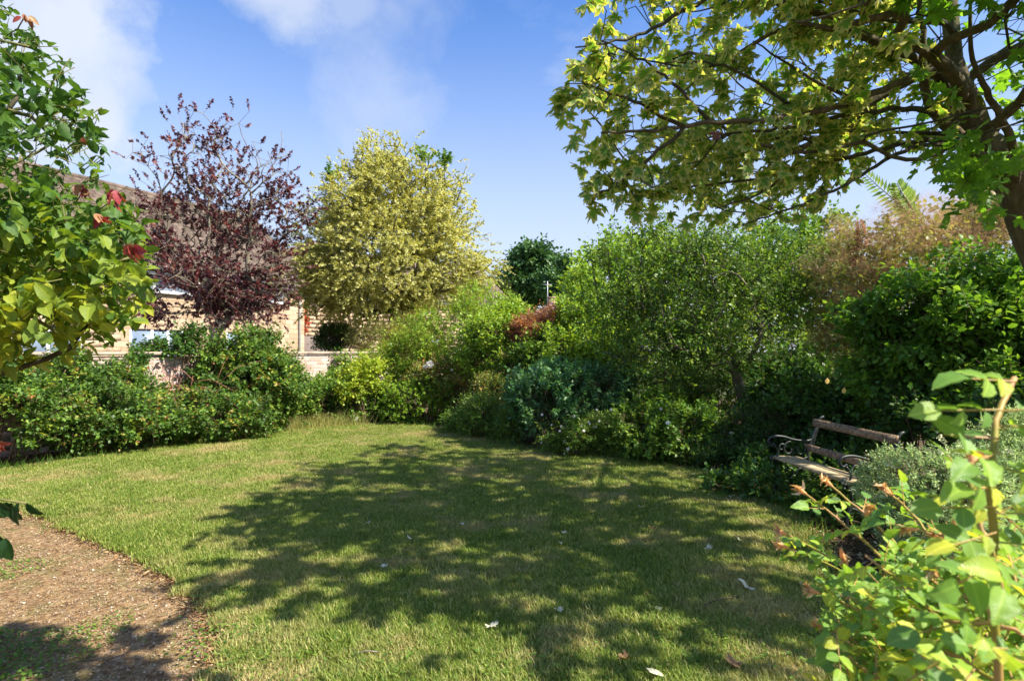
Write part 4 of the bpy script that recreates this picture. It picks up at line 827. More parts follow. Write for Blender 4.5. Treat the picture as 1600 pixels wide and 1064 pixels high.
def big_maple():
    rng = np.random.default_rng(71); base = np.array([5.35, 5.1, 0]); root = empty('maple_tree', tuple(base), 'large variegated maple whose leafy branches hang over the lawn from the right', 'tree')
    T1, T2, T3 = P(1662, 470, 5.1), P(1614, 350, 5.1), P(1594, 285, 5.1)
    ctrl = [base, base*.4+T1*.6, T1, T2, T3, P(1530, 215, 5.1), P(1500, 120, 5.0), P(1490, 0, 5.0), P(1500, -160, 5.1)]
    trunk = []
    for i in range(len(ctrl)-1):
        for t in np.linspace(0, 1, 5)[:-1]: trunk.append(np.array(ctrl[i])*(1-t)+np.array(ctrl[i+1])*t)
    blobs = [(4.7, 3.0, 3.9, 2.0, 1.3, 1.1), (4.4, 2.1, 4.1, 2.2, 1.1, 1.0), (2.6, 2.2, 4.9, 1.6, .9, .7), (4.2, 5.3, 4.9, 3.6, 2.7, 2.4), (2.4, 4.4, 3.7, 2.2, 1.6, 1.4), (2.2, 6.2, 3.6, 1.6, 1.6, 1.3), (3.4, 3.7, 4.0, 1.8, .9, 1.2)]  # first three lumps lie out of view, added to shade the near lawn
    # hand-placed limbs as seen from the garden
    BR_ = [([(1530, 190, 5.0), (1512, 100, 4.8), (1460, 105, 4.6), (1400, 130, 4.5), (1340, 155, 4.4), (1260, 178, 4.2), (1180, 188, 4.1), (1110, 187, 4.0), (1070, 196, 3.9), (1010, 203, 3.85), (940, 206, 3.8)], .036),
           ([(1500, 190, 4.9), (1440, 165, 4.7), (1382, 170, 4.6), (1330, 175, 4.5), (1270, 190, 4.4), (1220, 200, 4.3), (1150, 205, 4.2), (1080, 220, 4.15)], .026),
           ([(1540, 225, 5.0), (1525, 210, 4.9), (1400, 205, 4.8), (1300, 203, 4.7), (1230, 209, 4.6), (1160, 232, 4.5)], .022),
           ([(1548, 245, 5.0), (1485, 218, 4.9), (1440, 216, 4.8), (1370, 235, 4.7), (1300, 250, 4.6), (1240, 265, 4.5), (1190, 278, 4.4), (1100, 288, 4.3), (1000, 302, 4.2)], .026),
           ([(1500, 225, 4.9), (1440, 222, 4.7), (1380, 252, 4.6), (1330, 285, 4.5), (1270, 312, 4.4), (1210, 336, 4.3), (1160, 352, 4.3)], .020),
           ([(1520, 180, 5.1), (1470, 112, 4.9), (1430, 85, 4.7), (1350, 50, 4.5), (1300, 25, 4.4), (1240, -5, 4.3), (1150, -40, 4.2), (1050, -60, 4.1)], .050),
           ([(1500, 60, 4.9), (1495, 30, 4.7), (1440, 28, 4.6), (1390, 26, 4.5), (1350, 18, 4.4), (1290, -2, 4.3), (1180, -30, 4.2)], .030),
           ([(1070, 196, 3.9), (1010, 165, 3.85), (965, 145, 3.8), (915, 128, 3.75)], .016),
           ([(1070, 197, 3.9), (1020, 245, 3.9), (990, 265, 3.9), (950, 295, 3.9), (912, 312, 3.9)], .015),
           ([(1150, -40, 4.2), (1050, 25, 4.1), (980, 60, 4.0), (900, 70, 3.9)], .020), ([(1110, 187, 4.0), (1060, 130, 3.95), (1010, 90, 3.9), (940, 60, 3.9)], .015),
           ([(1240, 265, 4.5), (1190, 305, 4.4), (1120, 325, 4.35)], .013), ([(1560, 285, 5.1), (1515, 215, 4.9), (1465, 185, 4.8), (1445, 115, 4.7), (1450, 40, 4.6), (1440, -40, 4.6)], .06),
           ([(1588, 300, 5.1), (1596, 240, 4.7), (1570, 180, 4.5), (1540, 130, 4.4), (1520, 60, 4.3), (1530, -40, 4.2)], .04), ([(1270, 190, 4.4), (1200, 130, 4.3), (1120, 90, 4.2), (1040, 95, 4.1)], .015), ([(1340, 155, 4.4), (1250, 110, 4.4), (1180, 60, 4.4)], .016)]
    bends = []
    for pts, r in BR_:
        q = np.array([P(*a) for a in pts]); n_ = (len(q)-1)*5+1; t_ = np.linspace(0, len(q)-1, n_); q = np.stack([np.interp(t_, range(len(q)), q[:, k]) for k in range(3)], 1)
        for _ in range(5): q[1:-1] = q[1:-1]*.5+(q[:-2]+q[2:])*.25
        q[1:-1] += rng.normal(size=(n_-2, 3))*.006; a = Acc(); tube(a, q, np.linspace(r, max(.005, r*.22), n_), 9); link('branch', a.mesh('branch', MT['bark_maple'] if r > .03 else MT['bark_dark'], True), root); bends.append(q[n_//4:])
    q = np.array([(4.3, 4.3, 4.9), (3.2, 3.3, 4.9), (2.0, 2.6, 4.5), (1.4, 2.0, 4.0), (.9, 1.65, 3.6), (.45, 1.5, 3.45)]); t_ = np.linspace(0, 5, 40); q = np.stack([np.interp(t_, range(6), q[:, k]) for k in range(3)], 1)
    a = Acc(); tube(a, q, np.linspace(.035, .006, 40), 8); link('branch', a.mesh('branch', MT['bark_dark'], True), root); bends.append(q[12:])  # unseen branch, added to carry the leaves that shade the path
    bends = np.concatenate(bends); lead = []
    tg = ell_targets(blobs, 430, rng, .15, 1.0, crown_reject)
    nodes, par, ends = grow(trunk, tg, .16, rng, .22, .42, .04); tw, _ = limbs(root, nodes, par, ends, .165, .0035, 'bark_maple', .66, 30, 9)
    e = nodes[ends[:]]; k = 4; b = np.repeat(e, k, 0)+rng.normal(size=(len(e)*k, 3))*.13; b = b[~crown_reject(b)]
    p, _ = blob_points(blobs, 1350, rng, .1, 72, .15, -2); p = p[~crown_reject(p)]
    hi, _ = blob_points([(.78, 1.50, 3.45, .50, .42, .16), (.35, 1.75, 3.55, .35, .35, .12)], 90, rng, .0, 73, .2, -.5)  # leaf clump added above the view to cast shade on the path
    vis = proj(b); keepv = (vis[:, 1] < -10) | (rng.uniform(size=len(b)) < .62); b = b[keepv]; vis = proj(p); keepv = (vis[:, 1] < -10) | (rng.uniform(size=len(p)) < .62); p = p[keepv]
    bb = bends[rng.integers(0, len(bends), 620)]+rng.normal(size=(620, 3))*np.array([.14, .18, .10])+np.array([0, 0, .05]); bb = bb[~crown_reject(bb)]; b = np.concatenate([b, p, hi, bb]); vis = proj(b); bd = np.interp(vis[:, 0], [900, 1550], [3.75, 4.9]); u_ = rng.uniform(size=len(b)); seen = (vis[:, 1] > -20) & (vis[:, 0] < 1640)
    b = b[np.where(seen, (u_ < .55) & ~((b[:, 1] < bd-.1) & (u_ < .45)), u_ < .92)]; print('maple twigs', len(b), seen.sum()); n = len(b); d = unit(b-np.array([5.0, 5.2, 3.2]))*.6+rng.normal(size=(n, 3))*.6; d = unit(d); L_ = leafy_twigs(b, d, rng.uniform(.16, .45, n), 6, .165, rng, upn=.85, droop=.42, spread=1.0)
    data = L_.cat(); q = proj(data[0]); ok = ~((q[:, 1] > np.interp(q[:, 0], YL[:, 0], YL[:, 1])+12) & (data[0][:, 1] > .3)) & ~((q[:, 0] < 852) & (q[:, 1] > 0)); data = tuple(x[ok] for x in data)
    # plain green reverted foliage close to the trunk
    near = (data[0][:, 0] > 3.3+.5*field(data[0], 5, 1.2)) ; A = tuple(x[~near] for x in data); B = tuple(x[near] for x in data); print('maple leaves', len(data[0]))
    put_leaves(root, A, 'maple', MT['maple'], 200, 1.0, 8); put_leaves(root, B, 'maple', MT['maple_plain'], 100, 1.0, 9, 'green_foliage')
    # a shady green spray hanging in front of the trunk
    sp = np.array([P(1530+rng.normal()*28, 262+rng.normal()*22-abs(x)*0, 4.4+rng.normal()*.25) for x in range(60)]); dd = unit(rng.normal(size=(60, 3))+np.array([-.3, -.2, -.3]))
    put_leaves(root, leafy_twigs(sp, dd, .18, 4, .13, rng, upn=.6, droop=.4).cat(), 'maple', MT['maple_plain'], 0, 1.0, 10, 'low_spray')
    sticks(tw, b, b+d*.12, np.full(n, .004), np.full(n, .0015)); 
    src_ = np.concatenate([nodes[::2], bends]); D2 = np.linalg.norm(b[:, None, :]-src_[None], axis=2)
    if D2 is not None: j = D2.argmin(1); src = src_[j]; far = D2.min(1) < .38; sticks(tw, src[far], b[far], np.full(far.sum(), .0045), np.full(far.sum(), .0035))
    o = link('twigs', tw.mesh('twigs', MT['bark_dark']), root); o['kind'] = 'stuff'
    # one dead brown leaf
    q = P(1120, 205, 3.8); TV, TT, TE = TP['maple']; a = Acc(); a.add(q+TV[:, [0, 2, 1]]*np.array([.11, .11, -.11]), TT, .1, TE); o = link('dead_leaf', a.mesh('dead_leaf', MT['redbrown']), root); tag(o, 'single dead brown leaf')
big_maple()
print('trees', __import__('time').time()-exec_time)

# ------------------------------------------------------------------ shrubs. B(px,py,D,rx,ry[,rd]): blob seen at px,py; radii in photograph pixels
def B(px, py, D, rx, ry, rd=None):
    q = P(px, py, D); return (q[0], q[1], q[2], rx/F*D, (rd if rd else min(rx, ry)/F*D*.9), ry/F*D)
BR = 'bramble bushes along the left edge of the lawn'
shrub('bramble_bush', 'dense bramble bush at the far left, nearest the path', 'bush', [B(10, 640, 8.1, 100, 80, .7), B(-60, 610, 7.8, 90, 80, .7), B(90, 600, 9.0, 80, 60, .6)], 3000, 8, .062, 'broad', MT['bramble'], 101, .2, group=BR)
shrub('bramble_bush', 'low bramble bush under the gap that shows the garden wall', 'bush', [B(160, 655, 9.0, 90, 50, .6), B(250, 650, 9.7, 80, 40, .6), B(180, 605, 9.6, 55, 42, .5)], 2700, 8, .060, 'broad', MT['bramble'], 102, .2, group=BR)
shrub('ivy_clump', 'tall ivy covered bush below the purple tree', 'bush', [B(390, 590, 11.0, 75, 70, .6), B(405, 548, 11.3, 42, 40, .5), B(330, 575, 10.9, 45, 45, .5), B(440, 570, 11.5, 24, 34, .3)], 2300, 8, .066, 'broad', MT['bramble'], 103, .22, group=None)
shrub('bramble_bush', 'bramble bush in front of the ivy, beside the open lawn', 'bush', [B(340, 650, 10.2, 80, 38, .6), B(420, 635, 11.2, 60, 38, .5)], 2000, 8, .058, 'broad', MT['bramble'], 104, .18, group=BR)
shrub('ivy_strand', 'dark ivy strand trailing over the wall coping by the window', 'ivy', [B(250, 545, 10.5, 45, 16, .2), B(300, 530, 10.7, 30, 24, .2), B(205, 560, 10.1, 26, 20, .2)], 420, 7, .065, 'broad', MT['ivy'], 105, .18, cut=-.3)
def canes(root, p, d, rng):
    a = Acc()
    for i in range(46):
        q0 = P(rng.uniform(200, 350), rng.uniform(590, 625), 10.3+rng.normal()*.15); L_ = rng.uniform(.3, .9); dr = unit(np.array([rng.normal(), rng.normal()*.3, rng.normal()*.55])); mid = q0+dr*L_*.5+np.array([0, 0, .12]); tube(a, [q0, mid, q0+dr*L_], [.006, .005, .003], 4)
    o = link('dead_cane', a.mesh('dead_cane', MT['stem_red']), root); o['kind'] = 'stuff'
shrub('dying_bramble', 'thin reddish dead bramble canes in front of the wall', 'bush', [B(270, 620, 10.2, 70, 24, .3)], 130, 5, .055, 'broad', MT['mixed'], 106, .15, stem='stem_red', extra=canes)
shrub('lime_shrub', 'bright lime green shrub at the far end of the lawn', 'shrub', [B(575, 585, 12.7, 34, 34, .5), B(545, 600, 12.5, 30, 24, .4)], 900, 8, .06, 'broad', MT['lime'], 107, .2)
shrub('bindweed_clump', 'green climber clump hanging beside the bare patch of wall', 'bush', [B(545, 590, 13.6, 45, 38, .5), B(500, 628, 12.3, 66, 36, .5), B(570, 630, 12.9, 44, 34, .5), B(455, 610, 12.0, 34, 42, .4), B(520, 605, 12.8, 50, 30, .4), B(590, 615, 13.0, 30, 30, .4)], 3300, 8, .058, 'broad', MT['mid'], 108, .2, extra=flowers(9, .10, MT['petal'], 1))
def grassy(root, p, d, rng):
    m = 2600; s = rng.uniform(size=m); q = np.array([G(a, b) for a, b in zip(430+150*s+rng.normal(size=m)*6, 672-12*s+rng.normal(size=m)*2.0)]); L_ = Leaves(); L_.add(np.c_[q, np.zeros(m)], np.c_[rng.normal(size=(m, 2))*.35, np.ones(m)], rng.normal(size=(m, 3)), rng.uniform(.12, .38, m), rng.uniform(.2, 1, m))
    o = link('long_grass', leafmesh('long_grass', L_.cat(), 'needle', MT['olive'], .25), root); o['kind'] = 'stuff'
shrub('rough_grass_clump', 'rough yellowish weeds at the foot of the far hedge', 'weeds', [B(470, 652, 12.1, 50, 15, .3), B(590, 652, 13.3, 30, 16, .3)], 500, 7, .045, 'broad', MT['olive'], 109, .16, extra=grassy)
shrub('privet_bush', 'dark rounded bush behind the wall under the cream maple', 'bush', [B(525, 525, 17.5, 36, 24, .7)], 1100, 7, .07, 'diamond', MT['deep'], 110, .2, base=(P(525, 540, 17.5)[0], 17.5, 0))
shrub('olive_shrub', 'dull olive shrub right of the dark rounded bush', 'shrub', [B(590, 535, 15.5, 45, 36, .7), B(640, 520, 15.8, 40, 30, .7)], 1700, 7, .06, 'diamond', MT['olive'], 111, .22)
shrub('red_acer', 'rusty red shrub seen in the slot between the two houses', 'shrub', [B(469, 500, 28.8, 11, 24, .3)], 260, 7, .12, 'broad', MT['acer_red'], 112, .3, base=(P(469, 500, 28.8)[0], 28.8, 0))
shrub('green_climber', 'green climber above the rusty red shrub between the houses', 'climber', [B(470, 470, 28.9, 8, 18, .3)], 200, 7, .12, 'broad', MT['deep'], 113, .3, base=(P(468, 470, 29.2)[0], 29.2, 0))

def plumes(nc, size, mat, seed, name='plume', nh=60):
    def f(root, p, d, rng):
        r = np.random.default_rng(seed); idx = r.choice(len(p), min(nc, len(p)), replace=False); L_ = Leaves()
        c = np.repeat(p[idx]+d[idx]*.12, nh, 0); u = unit(r.normal(size=c.shape)); rr = size*r.uniform(.1, 1, len(c))[:, None]**.7
        L_.add(c+u*rr*np.array([1, 1, .75])+np.array([0, 0, size*.3]), unit(u+r.normal(size=c.shape)*.7), r.normal(size=c.shape), np.full(len(c), size*.42)*r.uniform(.5, 1.5, len(c)), np.repeat(r.uniform(0, 1, len(idx)), nh)*.7+r.uniform(0, .3, len(c)))
        o = link(name, leafmesh(name, L_.cat(), 'needle', mat, .15), root); o['kind'] = 'stuff'
    return f
shrub('smoke_bush', 'feathery yellow green smoke bush with faint orange plumes in the middle', 'shrub', [B(700, 520, 13.6, 90, 62, 1.0), B(745, 475, 13.8, 45, 36, .6), B(640, 560, 13.3, 60, 42, .7), B(600, 570, 13.4, 40, 30, .5)], 2200, 7, .062, 'broad', MT['fresh'], 120, .25, extra=plumes(520, .18, MT['plume_green'], 3, nh=110))
shrub('viburnum_bush', 'rounded grey green bush at the far lawn corner', 'bush', [B(655, 625, 12.8, 62, 40, .7), B(690, 600, 12.9, 45, 40, .6), B(620, 640, 12.9, 30, 22, .4)], 2200, 8, .052, 'broad', MT['fresh'], 121, .18, whorl=True)
def whiterose(root, p, d, rng):
    for (px, py, s, D) in [(672, 569, .17, 12.2), (664, 573, .10, 12.25), (706, 578, .06, 12.3), (728, 560, .05, 12.4)]:
        a = Acc(); c = P(px, py, D); TV, TT, TE = TP['flower']
        for k in range(4):
            th = k*.7; Rz = rotz(th); V = (TV*np.array([1, 1, 1+k])*(1-.2*k))@Rz.T; V = V[:, [0, 2, 1]]*np.array([1, -1, 1]); a.add(c+V*s+np.array([0, -.01*k, 0]), TT, rng.uniform(), TE)
        link('flower', a.mesh('flower', MT['petal']), root)
shrub('white_rose_bush', 'rose bush with white blooms behind the rounded grey green bush', 'rose bush', [B(700, 590, 12.6, 60, 40, .5), B(750, 575, 12.4, 40, 38, .5)], 1300, 8, .055, 'diamond', MT['mixed'], 122, .2, extra=whiterose)
shrub('honeysuckle', 'tangled fresh green honeysuckle heaped over the middle border', 'climber', [B(780, 530, 12.3, 62, 58, .7), B(800, 490, 12.6, 30, 26, .5), B(750, 560, 12.2, 40, 40, .5), B(800, 590, 11.7, 45, 42, .5)], 2800, 8, .062, 'broad', MT['fresh'], 123, .25)
shrub('yellowing_shrub', 'shrub with yellowing leaves below the honeysuckle', 'shrub', [B(775, 610, 11.3, 42, 34, .5), B(800, 570, 11.6, 26, 28, .4)], 1100, 8, .055, 'diamond', MT['mixed'], 124, .2)
shrub('peony_mound', 'low dark green mound at the lawn edge left of the bluish shrub', 'plant', [B(755, 645, 10.8, 42, 34, .6), B(720, 650, 11.3, 28, 26, .4), B(800, 655, 10.1, 30, 30, .4)], 1700, 8, .062, 'diamond', MT['mid'], 125, .2, width=.8)
shrub('dying_climber', 'reddish brown dying climber over the dark post', 'climber', [B(845, 510, 11.6, 36, 34, .5), B(880, 490, 11.8, 20, 20, .3), B(815, 520, 11.7, 24, 26, .3)], 1000, 7, .055, 'diamond', MT['redbrown'], 126, .22, stem='stem_red')
shrub('ivy_column', 'dark ivy column below the reddish dying climber', 'ivy', [B(835, 560, 11.3, 34, 40, .4), B(870, 545, 11.4, 26, 40, .4)], 1000, 7, .07, 'broad', MT['mid'], 127, .22)
shrub('hazel_shrub', 'bright broad leaved shrub between the dying climber and the apple tree', 'shrub', [B(925, 510, 11.5, 62, 70, .7), B(890, 560, 11.0, 55, 50, .6), B(950, 570, 10.8, 60, 50, .6), B(915, 440, 12.2, 30, 30, .5)], 2600, 8, .072, 'broad', MT['fresh'], 128, .25)
shrub('tree_peony', 'bluish green shrub bulging over the lawn edge', 'shrub', [B(870, 625, 9.4, 72, 48, .6), B(820, 620, 9.8, 42, 42, .5), B(940, 610, 9.6, 50, 40, .5), B(880, 590, 9.9, 55, 30, .5)], 2300, 8, .075, 'broad', MT['blue'], 129, .22, width=.8)
shrub('daisy_clump', 'low leafy clump with small white flowers at the lawn edge', 'plant', [B(890, 680, 8.8, 52, 26, .35), B(950, 675, 8.8, 48, 30, .35)], 1500, 8, .045, 'diamond', MT['mid'], 130, .16, extra=flowers(34, .045, MT['petal'], 2))
shrub('anemone_clump', 'lush green border plants in front of the apple tree', 'plant', [B(1010, 670, 8.5, 62, 45, .5), B(1080, 670, 8.3, 62, 48, .5), B(1040, 640, 9.0, 70, 40, .5)], 2800, 8, .06, 'broad', MT['mid'], 131, .2, extra=flowers(6, .06, MT['petal'], 5))
shrub('periwinkle_mound', 'small leaved dark bush left of the bench', 'bush', [B(1160, 690, 7.9, 62, 44, .5), B(1200, 670, 7.8, 45, 40, .5), B(1120, 710, 7.8, 50, 26, .4)], 2900, 8, .040, 'diamond', MT['deep'], 132, .15)
shrub('ivy_bank', 'dark ivy bank filling the shade behind the bench', 'ivy', [B(1300, 660, 7.6, 95, 72, .6), B(1250, 610, 8.4, 80, 60, .7), B(1370, 620, 7.6, 70, 70, .6)], 3000, 8, .070, 'broad', MT['ivy'], 133, .22, group=None)
shrub('ground_ivy', 'ivy creeping over the soil under the bench', 'ivy', [(2.9, 6.4, .12, .7, .55, .22), (3.4, 5.6, .12, .7, .7, .25), (3.7, 6.6, .2, .6, .6, .4), (3.0, 7.1, .15, .4, .4, .25), (3.5, 4.7, .1, .5, .6, .2)], 1500, 7, .065, 'broad', MT['ivy'], 134, .16)
shrub('forsythia', 'tangled green shrubs deep behind the apple trunk', 'shrub', [B(1000, 590, 11.5, 90, 60, .8), B(1120, 580, 12.0, 90, 70, .8), B(1230, 560, 11.5, 90, 80, .8), B(1330, 560, 10.5, 80, 90, .8), B(1150, 620, 10.2, 110, 55, .6), B(1020, 620, 10.3, 90, 50, .6)], 4200, 7, .075, 'diamond', MT['mid'], 135, .3)
shrub('pink_smoke_bush', 'smoke bush with peach coloured plumes at the upper right', 'shrub', [B(1400, 400, 8.6, 105, 62, .8), B(1490, 345, 8.8, 70, 45, .7), B(1340, 440, 8.6, 55, 62, .6), B(1550, 330, 8.8, 50, 45, .6), B(1330, 500, 8.8, 45, 60, .5)], 850, 7, .075, 'broad', MT['olive'], 140, .25, extra=plumes(560, .19, MT['plume'], 9, nh=170), zmin=.8)
shrub('dogwood', 'large fresh green dogwood bush filling the right side behind the bench', 'bush', [B(1480, 520, 6.5, 120, 90, .7), B(1560, 460, 6.6, 90, 70, .6), B(1400, 500, 7.0, 80, 62, .6), B(1390, 590, 6.9, 70, 55, .5), B(1540, 610, 6.0, 90, 60, .6), B(1620, 560, 6.0, 70, 120, .6)], 4600, 7, .075, 'ovate', MT['dogwood'], 141, .25, single=280, shell=.45)
shrub('weigela', 'shaded green bush below the dogwood behind the silvery bush', 'bush', [B(1440, 640, 6.3, 70, 50, .5), B(1560, 680, 5.4, 90, 60, .5), B(1500, 600, 6.8, 90, 40, .5)], 1500, 7, .06, 'broad', MT['deep'], 142, .2)
def fern():     # feathery sumac frond against the sky
    rng = np.random.default_rng(9); root = empty('sumac', (P(1400, 500, 8.9)[0], 8.9, 0), 'arching feathered sumac frond standing against the sky', 'tree'); a = Acc()
    for pts in ([(1470, 420), (1440, 350), (1408, 318), (1375, 290), (1352, 268)], [(1440, 350), (1425, 320), (1412, 300), (1405, 285)], [(1345, 420), (1350, 370), (1345, 345)]):
        q = np.array([P(x, y, 8.6) for x, y in pts]); t = np.linspace(0, len(q)-1, 26); q = np.stack([np.interp(t, range(len(q)), q[:, k]) for k in range(3)], 1); tube(a, q, np.linspace(.012, .004, 26), 5)
        m = len(q); L_ = Leaves(); ax = unit(np.gradient(q, axis=0)); red = pts[0][0] == 1345
        for s in (-1, 1):
            perp = np.stack([-ax[:, 2], ax[:, 1]*0, ax[:, 0]], 1)*s; L_.add(q, perp+ax*.5, np.tile((0, -1., .4), (m, 1))+rng.normal(size=(m, 3))*.2, np.linspace(.34, .12, m)*(.6 if red else 1), rng.uniform(size=m))
        put_leaves(root, tuple(x[8:] for x in L_.cat()), 'diamond', MT['redbrown'] if red else MT['fresh'], 0, .55, 1)
    tube(a, [P(1500, 560, 8.8)*np.array([1, 1, 0]), P(1490, 500, 8.8), P(1470, 420, 8.6)], [.03, .02, .012], 6); o = link('stem', a.mesh('stem', MT['stem_brown']), root)
fern()
def silver_bush():
    def dry(root, p, d, rng):
        a = Acc(); m = 500; b = np.array([3.05, 4.15, .1])+rng.normal(size=(m, 3))*np.array([.12, .12, .03]); u = unit(np.stack([rng.normal(size=m)*.8, rng.normal(size=m)*.6-.2, rng.uniform(.3, 1, m)], 1)); sticks(a, b, b+u*rng.uniform(.25, .48, m)[:, None], np.full(m, .0035), np.full(m, .002))
        o = link('bare_stem', a.mesh('bare_stem', MT['stem_brown']), root); o['kind'] = 'stuff'
        f = [i for i in rng.choice(len(p), 60) if p[i][2] > .45][:26]; L_ = Leaves(); c = np.repeat(p[f]+d[f]*.1, 14, 0)+rng.normal(size=(len(f)*14, 3))*.014; L_.add(c, rng.normal(size=c.shape)+np.array([0, 0, .8]), rng.normal(size=c.shape), np.full(len(c), .02), np.ones(len(c)))
        o = link('flower_cluster', leafmesh('flower_cluster', L_.cat(), 'broad', pmat('cream_flower', (.62, .62, .34), .8)), root); o['kind'] = 'stuff'
    shrub('lavender_bush', 'rounded silvery grey green bush against the right end of the bench', 'bush', [(3.12, 4.2, .52, .50, .45, .42), (2.95, 3.95, .38, .38, .32, .34), (3.65, 4.3, .5, .45, .4, .42), (4.0, 4.5, .62, .4, .4, .5)], 5200, 12, .030, 'diamond', MT['silver'], 150, .10, up=.8, shell=.78, noise_=.10, whorl=False, upn=.3, spread=.7, stem='stem_brown', extra=dry, width=.8, base=(3.15, 4.2, 0))
silver_bush()
# undergrowth and bare soil litter at the bed edges
def bed_litter():
    r = np.random.default_rng(31); pts = [G(a, b) for a, b in [(0, 734), (150, 714), (300, 690), (440, 668), (590, 657), (660, 664), (760, 684), (820, 704), (920, 713), (1040, 723), (1150, 740), (1200, 758)]]; pts += [(2.95, 6.2), (2.6, 5.0), (2.2, 4.0), (1.9, 3.0)]
    pts = np.array(pts); t = r.uniform(0, len(pts)-1, 9000); q = np.stack([np.interp(t, range(len(pts)), pts[:, k]) for k in (0, 1)], 1)+r.normal(size=(9000, 2))*.10; m = len(q); L_ = Leaves()
    L_.add(np.c_[q, r.uniform(-.01, .02, m)], np.c_[r.normal(size=(m, 2)), r.normal(size=m)*.3], np.c_[r.normal(size=(m, 2))*.5, np.ones(m)], r.uniform(.015, .05, m), r.uniform(0, .6, m)); o = link('leaf_litter', leafmesh('leaf_litter', L_.cat(), 'diamond', MT['litter'], .8)); tag(o, 'dry brown leaf litter along the edge of the beds', 'leaf litter', kind='stuff')
    m = 6000; q = np.stack([r.uniform(1.7, 4.2, m), r.uniform(2.0, 5.6, m)], 1); q = q[~inside(q, LAWN_S)]; m = len(q); L_ = Leaves(); L_.add(np.c_[q, r.uniform(-.03, .02, m)], np.c_[r.normal(size=(m, 2)), r.normal(size=m)*.3], np.c_[r.normal(size=(m, 2))*.5, np.ones(m)], r.uniform(.02, .06, m), r.uniform(0, .6, m)); o = link('bed_litter', leafmesh('bed_litter', L_.cat(), 'diamond', MT['litter'], .7)); tag(o, 'brown leaf litter on the soil below the rose bush', 'leaf litter', kind='stuff')
    m = 5200; t = r.uniform(0, len(pts)-1, m); q = np.stack([np.interp(t, range(len(pts)), pts[:, k]) for k in (0, 1)], 1)+r.normal(size=(m, 2))*.07; L_ = Leaves(); L_.add(np.c_[q, np.zeros(m)], np.c_[r.normal(size=(m, 2))*.45, np.ones(m)], r.normal(size=(m, 3)), r.uniform(.05, .17, m), r.uniform(0, .8, m))
    o = link('edge_grass', leafmesh('edge_grass', L_.cat(), 'needle', MT['mid'], .45)); tag(o, 'longer uncut grass along the edge of the beds', 'grass', kind='stuff')
bed_litter()
def stakes():
    a = Acc(); tube(a, [P(1096, 708, 8.0), P(1125, 640, 8.3)], [.014, .010], 6); o = link('garden_cane', a.mesh('garden_cane', MT['bark_pale'])); tag(o, 'pale stick leaning in the border left of the bench', 'stick')
    a = Acc(); tube(a, [P(1060, 700, 9.2)*np.array([1, 1, 0]), P(1061, 640, 9.2), P(1063, 615, 9.2)], [.05, .045, .04], 7); o = link('stump', a.mesh('stump', pmat('orange_bark', lambda t: ramp(t, noise(t, 18, 6, .7, pos(t)), [(.35, (.16, .09, .04)), (.6, (.5, .34, .17))]), .9))); tag(o, 'short orange brown post behind the border plants', 'post')  # bark mottled from dark to orange brown
    a = Acc(); q = P(845, 600, 11.8); tube(a, [q*np.array([1, 1, 0]), q, P(846, 530, 11.8)], .05, 8); o = link('post', a.mesh('post', MT['bark_dark'])); tag(o, 'dark upright post swallowed by ivy and dying climber', 'post')
    for px, py, lb in [(1292, 600, 'upper of two orange petals caught above the bench'), (1318, 615, 'lower of two orange petals caught above the bench')]:
        a = Acc(); TV, TT, TE = TP['broad']; c = P(px, py, 6.6); a.add(c+TV[:, [0, 2, 1]]*.075, TT, .5, TE); o = link('petal', a.mesh('petal', MT['petal_orange'])); tag(o, lb, 'petal')
stakes()
print('shrubs', __import__('time').time()-exec_time)
